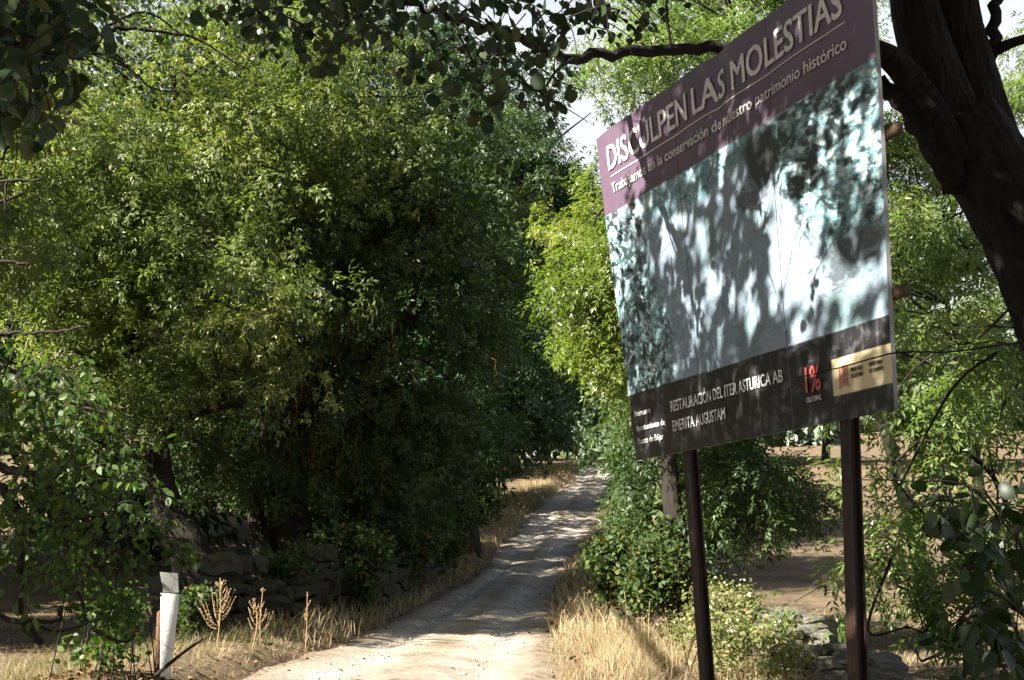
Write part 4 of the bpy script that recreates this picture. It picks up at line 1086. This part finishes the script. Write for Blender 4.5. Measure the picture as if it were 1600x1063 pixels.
def text_mesh(body, bold):
    cu = bpy.data.curves.new("t", 'FONT'); cu.body = body; cu.offset = bold; cu.resolution_u = 3; cu.fill_mode = 'FRONT'
    ob = bpy.data.objects.new("t", cu); col.objects.link(ob)
    dg = bpy.context.evaluated_depsgraph_get(); dg.update()
    me = bpy.data.meshes.new_from_object(ob.evaluated_get(dg))
    bpy.data.objects.remove(ob); bpy.data.curves.remove(cu)
    return me
def coords(me):
    a = np.empty(len(me.vertices) * 3, np.float32); me.vertices.foreach_get("co", a); return a.reshape(-1, 3)
CAP = coords(text_mesh("H", 0.0))[:, 1].max()
def lettering(name, body, u0, u1, vbase, cap, mat, bold=0.012, off=0.006, slope=0.0):
    """One printed line: from u0 to u1, standing on vbase, capitals cap (fraction of the sign's height) tall."""
    me = text_mesh(body, 0.0)                              # the strokes are thickened with shifted layers of ink
    co = coords(me)
    x0, x1 = co[:, 0].min(), co[:, 0].max()
    uu = u0 + (co[:, 0] - x0) / (x1 - x0) * (u1 - u0); vv = vbase - co[:, 1] / CAP * cap
    me.vertices.foreach_set("co", np.stack([uu, vv, 0 * uu], -1).astype(np.float32).ravel())
    bm = bmesh.new(); bm.from_mesh(me)
    cuts = [q for q in np.concatenate([np.arange(.03, .99, .03), np.arange(.45, .66, .006)]) if u0 < q < u1]
    for q in cuts:
        bmesh.ops.bisect_plane(bm, geom=bm.verts[:] + bm.edges[:] + bm.faces[:], plane_co=(q, 0, 0), plane_no=(1, 0, 0))
    if u0 < .62 and u1 > .46:
        for q in np.arange(.04, .26, .012):
            bmesh.ops.bisect_plane(bm, geom=bm.verts[:] + bm.edges[:] + bm.faces[:], plane_co=(0, q, 0), plane_no=(0, 1, 0))
    tri = bmesh.ops.triangulate(bm, faces=bm.faces[:])
    bm.verts.index_update()
    V0 = np.array([v.co[:] for v in bm.verts]); F0 = np.array([[v.index for v in f.verts] for f in bm.faces]); bm.free(); bpy.data.meshes.remove(me)
    du = bold * (u1 - u0) / (x1 - x0); dv = bold * .5 * cap / CAP
    VV, FF = [], []
    for k, (a_, b_) in enumerate([(0, 0), (-1, -1), (1, 1), (-1, 1), (1, -1)]):
        uu, vv = V0[:, 0] + a_ * du, V0[:, 1] + b_ * dv
        VV.append(sign_pt(uu, vv + slope * (uu - u0), off + .0006 * k)); FF.append(F0 + k * len(V0))
    me2 = make_mesh(name, np.vstack(VV), np.vstack(FF))
    me2.materials.append(mat)
    o = link(name, me2, sign)
    if cap < .04: o["kind"] = "stuff"              # letters too small to pick apart
    return o
def patch(name, quads, mat, off=0.0045):
    bag = Bag()
    for (ua, va, ub, vb) in quads:
        n = max(1, int(abs(ub - ua) / .008))
        U = np.linspace(ua, ub, n + 1)
        p = np.vstack([sign_pt(U, np.full(n + 1, va), off), sign_pt(U, np.full(n + 1, vb), off)])
        i = np.arange(n); bag.add(p, np.stack([i, i + n + 1, i + n + 2, i + 1], -1))
    return bag.build(name, mat, sign)
for word, ua, ub in (("DISCULPEN", .055, .406), ("LAS", .431, .551), ("MOLESTIAS", .578, .926)):
    lettering("title_lettering", word, ua, ub, .1245 + .003 * ua, .0735, m_white, 0.020)
patch("title_rule", [(.058, .1445, .932, .1475)], m_white)
lettering("subtitle_lettering", "Trabajamos en la conservación de nuestro patrimonio histórico", .058, .932, .199, .030, m_white, 0.012, slope=.010)
lettering("project_lettering", "RESTAURACIÓN DEL ITER ASTURICA AB", .212, .677, .887, .029, m_white, 0.012)
lettering("project_lettering", "EMERITA AUGUSTAM", .211, .457, .941, .029, m_white, 0.012)
lettering("promoter_lettering", "Promueve", .030, .115, .8745, .017, m_white, 0.010)
lettering("promoter_lettering", "Ayuntamiento de", .031, .173, .9175, .017, m_white, 0.010)
lettering("promoter_lettering", "Puerto de Béjar", .032, .160, .9555, .017, m_white, 0.010)
lettering("percent_logo", "1%", .750, .797, .925, .055, m_red, 0.02)
lettering("cultural_lettering", "CULTURAL", .749, .797, .9475, .011, m_white, 0.01)
lettering("ministry_lettering", "MINISTERIO", .888, .923, .9045, .008, m_ink, 0.012)
lettering("ministry_lettering", "DE CULTURA", .888, .923, .918, .008, m_ink, 0.012)
lettering("ministry_lettering", "MINISTERIO", .942, .977, .9035, .008, m_ink, 0.012)
lettering("ministry_lettering", "DE FOMENTO", .942, .979, .917, .008, m_ink, 0.012)
patch("emblem", [(.851, .893, .8545, .930), (.8735, .893, .877, .930), (.849, .890, .8565, .893), (.8715, .890, .879, .893), (.849, .930, .8565, .9325), (.8715, .930, .879, .9325),
                 (.8585, .897, .8635, .911), (.8645, .897, .8695, .911), (.8585, .9125, .8635, .925), (.8645, .9125, .8695, .925), (.861, .9265, .867, .930), (.858, .889, .870, .8945), (.8605, .884, .8625, .889), (.8655, .884, .8675, .889)], m_pale)

# posts: rolled H sections behind the sheets
def h_beam(base, topp, size=0.064, mat=m_rust):
    base, topp = np.array(base), np.array(topp); ax = unit(topp - base)
    n = unit(SN - ax * (SN @ ax)); w = np.cross(ax, n); s = size / 2; t = 0.008; q = 0.006
    prof = [(-s, -s), (s, -s), (s, -s + t), (q, -s + t), (q, s - t), (s, s - t), (s, s), (-s, s), (-s, s - t), (-q, s - t), (-q, -s + t), (-s, -s + t)]
    ring = lambda c: [c + w * a_ + n * b_ for a_, b_ in prof]
    V = ring(base) + ring(topp); k = len(prof)
    bm = bmesh.new(); vs = [bm.verts.new(v) for v in V]
    for i in range(k): bm.faces.new([vs[i], vs[(i + 1) % k], vs[k + (i + 1) % k], vs[k + i]])
    bm.faces.new(vs[:k][::-1]); bm.faces.new(vs[k:])
    bmesh.ops.recalc_face_normals(bm, faces=bm.faces)
    me = bpy.data.meshes.new("post"); bm.to_mesh(me); bm.free(); me.materials.append(mat)
    return link("post", me, sign)
back = -SN * 0.062
def on_sign(px, py, u): return at(px, py, SD[1] + (SC[1] - SD[1]) * u)
for (xt, xb) in [(1078, 1105), (1328, 1341)]:
    us = np.linspace(0, 1, 400); cand = sign_pt(us, np.full(400, .985)) + back
    u = us[np.argmin(np.abs(to_pix(cand)[0] - xt))]
    pt = sign_pt(np.array(u), np.array(.985)) + back
    pb = at(xb, 1063, pt[1]); ax = pb - pt; pb = pt + ax * ((pt[2] - gz(pt[0], pt[1]) + .4) / -ax[2])
    h_beam(pb, pt)
    h_beam(pt + unit(pt - pb) * .001, sign_pt(np.array(u), np.array(0.04)) + back)
def bar(name, p, q, w, h, mat, parent):
    p, q = np.array(p), np.array(q); ax = unit(q - p); n = SN; s = np.cross(ax, n)
    V = [c + s * a_ * h / 2 + n * b_ * w / 2 for c in (p, q) for a_, b_ in ((-1, -1), (1, -1), (1, 1), (-1, 1))]
    Fq = np.array([[0, 1, 2, 3], [7, 6, 5, 4], [0, 4, 5, 1], [1, 5, 6, 2], [2, 6, 7, 3], [3, 7, 4, 0]])
    return link(name, make_mesh(name, np.array(V), Fq, mat), parent)
for v in (.10, .425, .765):
    bar("batten", sign_pt(np.array(-.0), np.array(v), -.05), sign_pt(np.array(1.022), np.array(v), -.052), 0.045, 0.05, m_wood, sign)
bag = Bag(); p0 = on_sign(1074, 735, .27)
tube(bag, smooth_line([p0, on_sign(1079, 765, .27), on_sign(1073, 790, .27), on_sign(1059, 799, .27)], 6), 0.006, 0.006, 6)
m_black = flat_mat("black_rubber", (0.02, 0.02, 0.02), .5)
bag.build("cable", m_black, sign, True)

# ------------------------------------------------------------------ white marker post on the left verge
mY = 9.5; mb = at(262, 1050, mY); mb[2] = gz(mb[0], mb[1])
mk = empty("marker_post", mb); tag(mk, "white marker board on a brown post with a clear plate above, left verge", "post")
def slab(name, pts, depth, mat):
    pts = np.array(pts); nrm = unit(np.cross(pts[1] - pts[0], pts[3] - pts[0])); nrm = nrm if nrm[1] > 0 else -nrm
    V = np.vstack([pts, pts + nrm * depth]); Fq = np.array([[0, 1, 2, 3], [7, 6, 5, 4], [0, 4, 5, 1], [1, 5, 6, 2], [2, 6, 7, 3], [3, 7, 4, 0]])
    me = make_mesh(name, V, Fq, mat); bm = bmesh.new(); bm.from_mesh(me); bmesh.ops.recalc_face_normals(bm, faces=bm.faces)
    bmesh.ops.bevel(bm, geom=bm.edges[:], offset=min(.0015, depth * .2), segments=1, affect='EDGES'); bm.to_mesh(me); bm.free()
    return link(name, me, mk)
m_board = rough_mat("white_paint", [(0.3, (0.66, 0.65, 0.62)), (0.6, (0.80, 0.80, 0.78))], 9, 0.5, 0.1)
m_post = rough_mat("brown_post", [(0.3, (0.06, 0.030, 0.018)), (0.7, (0.16, 0.085, 0.05))], 9, 0.8, 0.5, 40, (1, 1, .3))
slab("board", [at(251, 1062, mY), at(266, 1062, mY + .06), at(281, 929, mY + .06), at(252, 927, mY)], 0.010, m_board)
slab("wooden_stake", [at(241, 1072, mY + .03), at(257, 1072, mY + .06), at(257, 950, mY + .06), at(247, 957, mY + .03)], 0.06, m_post)
m_clear, nt, b, out = new_mat("clear_plate")
b.inputs["Base Color"].default_value = (0.75, 0.77, 0.72, 1); b.inputs["Roughness"].default_value = .35; b.inputs["Alpha"].default_value = 0.16
slab("clear_plate", [at(255, 926, mY + .035), at(279, 926, mY + .085), at(278, 896, mY + .085), at(250, 894, mY + .035)], 0.005, m_clear)

# ------------------------------------------------------------------ grasses, weeds, sticks
def blades(xy, h, w, lean, tint, mat, name, label):
    n = len(xy); z = H(xy[:, 0], xy[:, 1]) - .01
    b0 = np.stack([xy[:, 0], xy[:, 1], z], -1); ang = rng.uniform(0, 2 * np.pi, n)
    side = np.stack([np.cos(ang), np.sin(ang), 0 * ang], -1) * w[:, None]
    ld = 2.5 * np.pi * noise2(xy[:, 0] * 1.3, xy[:, 1] * 1.3, 59, 2) + rng.normal(0, .9, n); ln = np.stack([np.cos(ld), np.sin(ld), 0 * ld], -1) * (lean * h)[:, None]
    up = np.array([0, 0, 1.0]) * h[:, None]
    v = np.stack([b0 - side, b0 + side, b0 + up * .55 + ln * .35 - side * .8, b0 + up * .55 + ln * .35 + side * .8, b0 + up * .95 + ln - side * .15, b0 + up * .95 + ln + side * .15], 1)
    i = (np.arange(n) * 6)[:, None]
    f = np.concatenate([i + np.array([[0, 1, 3, 2]]), i + np.array([[2, 3, 5, 4]])])
    o = link(name, make_mesh(name, v.reshape(-1, 3), f, mat, np.repeat(tint, 6)))
    return tag(o, label, "grass", kind="stuff")
def uni(n, x0, x1, y0, y1): return np.stack([rng.uniform(x0, x1, n), rng.uniform(y0, y1, n)], -1)
# tall blond grass right of the track, in the sun
q = uni(60000, -0.2, 3.2, 6.0, 14.5)
off = q[:, 0] - road_r(q[:, 1]); wall_x = np.interp(q[:, 1], [6, 7.4, 8.4, 9.8, 12, 14.5], [2.3, 2.07, 2.14, 2.2, 2.2, 2.2])
clump = noise2(q[:, 0] * 2.2, q[:, 1] * 2.2, 51, 3)
q = q[(off > -.04 + .12 * clump) & (q[:, 0] < wall_x) & (rng.random(len(q)) < .55 + 1.1 * clump)]
hh = rng.uniform(.06, 1, len(q)) ** 1.5 * .46 * np.clip(.75 + .9 * noise2(q[:, 0] * 1.6, q[:, 1] * 1.6, 58, 3), .2, 1.5) * np.clip((q[:, 0] - road_r(q[:, 1])) / .5 + .25, .3, 1.1)
blades(q, hh, rng.uniform(.0009, .0022, len(q)), rng.uniform(.1, 1.3, len(q)), np.clip(rng.normal(.60, .25, len(q)) + .2 * noise2(q[:, 0] * 3, q[:, 1] * 3, 57, 2), 0, 1), M_grass, "tall_dry_grass", "tall blond dry grass in the sun on the right verge")
# left verge
q = uni(46000, -5.2, -0.6, 6.5, 19)
off = road_l(q[:, 1]) - q[:, 0]; clump = noise2(q[:, 0] * 2.0, q[:, 1] * 2.0, 52, 3)
q = q[(off > 0.02 + .15 * clump) & (off < 2.1) & (rng.random(len(q)) < .6 + .6 * clump)]
o_ = road_l(q[:, 1]) - q[:, 0]
blades(q, rng.uniform(.02, .15, len(q)) * np.clip(o_ / .8 + .35, .4, 1.4), rng.uniform(.001, .0024, len(q)), rng.uniform(.2, 1.1, len(q)), np.clip(rng.normal(.27, .24, len(q)), 0, 1), M_grass, "verge_grass", "short green and straw grass along the left verge")
# verges further up
q = uni(60000, -6, 7, 14, 62); dl = road_l(q[:, 1]) - q[:, 0]; dr = q[:, 0] - road_r(q[:, 1])
q = q[((dl > .0) & (dl < 1.9)) | ((dr > .0) & (dr < 1.3))]
blades(q, rng.uniform(.08, .30, len(q)), rng.uniform(.004, .009, len(q)), rng.uniform(.2, .9, len(q)), np.clip(rng.normal(.6, .3, len(q)), 0, 1), M_grass, "far_verge_grass", "rusty dry grass edging the far stretch of the track")
# pasture stubble on both sides
q = np.concatenate([uni(9000, 2.2, 8, 7, 20), uni(5000, -8, -3, 9, 24)]); q = q[(road_l(q[:, 1]) - q[:, 0] > 1.2) | (q[:, 0] - road_r(q[:, 1]) > 1.0)]
blades(q, rng.uniform(.02, .07, len(q)), rng.uniform(.003, .006, len(q)), rng.uniform(.3, 1.2, len(q)), np.clip(rng.normal(.5, .25, len(q)), 0, 1), M_grass, "pasture_stubble", "short dry stubble over the brown pasture")
# tufts down the middle of the track
q = uni(9000, -3, 3, 9, 40); s_ = (q[:, 0] - road_l(q[:, 1])) / (road_r(q[:, 1]) - road_l(q[:, 1]))
q = q[(np.abs(s_ - .5) < .07) & (noise2(q[:, 0] * 2, q[:, 1] * 1.1, 55, 3) > .22)]
blades(q, rng.uniform(.03, .06, len(q)), rng.uniform(.002, .004, len(q)), rng.uniform(.3, 1.2, len(q)), np.clip(rng.normal(.45, .2, len(q)), 0, 1), M_grass, "track_tufts", "sparse low tufts along the middle of the track")
# pebbles on the track
bag = Bag(); q = uni(9000, -3, 2, 9, 30); s_ = (q[:, 0] - road_l(q[:, 1])) / (road_r(q[:, 1]) - road_l(q[:, 1])); q = q[(s_ > .02) & (s_ < .98)]
ico = np.array([[1, 0, 0], [-1, 0, 0], [0, 1, 0], [0, -1, 0], [0, 0, .7], [0, 0, -.7]], float); icf = np.array([[0, 2, 4], [2, 1, 4], [1, 3, 4], [3, 0, 4], [2, 0, 5], [1, 2, 5], [3, 1, 5], [0, 3, 5]])
for x, y in q: bag.add(ico * (.004 + .018 * rng.random() ** 4) * rng.uniform(.6, 1.3, (6, 1)) + [x, y, track_z(x, y) - .006], icf)
tag(bag.build("track_gravel", rough_mat("gravel", [(0.3, (0.20, 0.17, 0.14)), (0.7, (0.42, 0.37, 0.32))], 4)), "small loose stones on the sandy track", "gravel", kind="stuff")

# single dry stalks
M_stalk = tint_mat("dry_stalk", [(0.0, (0.20, 0.13, 0.07)), (1.0, (0.42, 0.30, 0.17))], .8)
def dock(label, px, Y, top, r=.22, n=20, group=None):
    p = at(px, top, Y); base = np.array([p[0], p[1], gz(p[0], p[1])])
    root = empty("dry_dock_plant", base); tag(root, label, "plant", group)
    tip = p; ax = tip - base; bag = Bag()
    line = smooth_line([base, base + ax * .5 + rng.normal(0, .02, 3), tip], 5); tube(bag, line, .006, .003, 5, t=.5); bag.build("stalk", M_stalk, root)
    bag = Bag()
    for k in range(n):
        t = rng.uniform(.25, .95); s = base + ax * t; L_ = r * (1.05 - t) * rng.uniform(.6, 1.2); a_ = rng.uniform(0, 6.28)
        e = s + np.array([math.cos(a_) * L_ * .8, math.sin(a_) * L_ * .8, L_ * rng.uniform(.7, 1.3)])
        ln = smooth_line([s, (s + e) / 2 - [0, 0, .25 * L_], e], 4); tube(bag, ln, .0028, .0018, 4, t=rng.random())
        for w in np.linspace(.35, 1, 6):
            c = s + (e - s) * w - np.array([0, 0, .25 * L_ * 4 * w * (1 - w) * .5]); bag.add(ico * .0065 * rng.uniform(.6, 1.4) + c + rng.normal(0, .004, 3), icf, rng.random())
    bag.build("seed_heads", M_stalk, root)
dock("tall rusty dry dock plant against the dark wall, many curved seed stems", 344, 11.5, 903, .32, 26)
dock("thin reddish dry dock plant, left one of the pair by the wall", 398, 12.0, 935, .22, 12)
dock("thin reddish dry dock plant, right one of the pair by the wall", 411, 12.2, 918, .20, 12)
dock("pale bent dry weed at the verge, rightmost by the wall", 480, 13.2, 925, .20, 7)
for k, (px, top, Y) in enumerate([(882, 952, 10.5), (948, 960, 10.2), (976, 925, 10.0), (1015, 940, 9.8), (1003, 962, 9.9), (925, 970, 9.8), (860, 985, 11.0), (1040, 965, 9.4)]):
    p = at(px, top, Y); base = np.array([p[0] + rng.normal(0, .04), p[1], gz(p[0], p[1])]); root = empty("oat_stalk", base)
    tag(root, "tall pale wild oat stalk standing above the blond grass on the right verge", "grass", "wild oat stalks on the right verge")
    bag = Bag(); ln = smooth_line([base, (base + p) / 2 + rng.normal(0, .02, 3), p], 5); tube(bag, ln, .0022, .0012, 4, t=.9); bag.build("stem", M_stalk, root)
    bag = Bag()
    for j in range(9):
        t = rng.uniform(.6, 1.0); s = base + (p - base) * t; e = s + np.array([rng.normal(0, .02), rng.normal(0, .02), -.01]); bag.add(ico * np.array([.004, .004, .014]) + e, icf, .9)
    bag.build("ear", M_stalk, root)
bag = Bag(); s0, s1 = at(243, 1056, 8.7), at(318, 998, 9.0); tube(bag, smooth_line([s0, (s0 + s1) / 2 + [0, 0, .012], s1], 5), .016, .008, 7, .06)
tag(bag.build("fallen_stick", M_twig, smooth=True), "bare fallen stick leaning across the foot of the marker post", "stick")
# leaf litter at the lower left and, thinly, along the track's edges
q = np.concatenate([uni(5000, -4.6, -1.9, 6.2, 9.6), uni(5000, -3.2, 2.2, 8.5, 30)]); bag = Bag()
s_ = (q[:, 0] - road_l(q[:, 1])) / (road_r(q[:, 1]) - road_l(q[:, 1]))
on = (s_ > .0) & (s_ < 1.0)
q = q[~on | (rng.random(len(q)) < .04 + .9 * np.exp(-(np.minimum(s_, 1 - s_) / .09) ** 2) * .6)]
s_ = (q[:, 0] - road_l(q[:, 1])) / (road_r(q[:, 1]) - road_l(q[:, 1]))
p = np.stack([q[:, 0], q[:, 1], np.where((s_ > .0) & (s_ < 1.0), track_z(q[:, 0], q[:, 1]) + .006, H(q[:, 0], q[:, 1]) + .015)], -1)
scatter(bag, RND_T, p, rng.normal(size=p.shape) * [1, 1, .2], rng.uniform(.4, .9, len(p)), rng.random(len(p)), .5)
tag(bag.build("leaf_litter", tint_mat("dead_leaf", [(0, (.05, .03, .02)), (1, (.20, .11, .055))], .8)), "brown fallen leaves at the lower left and along the track edges", "litter", kind="stuff")
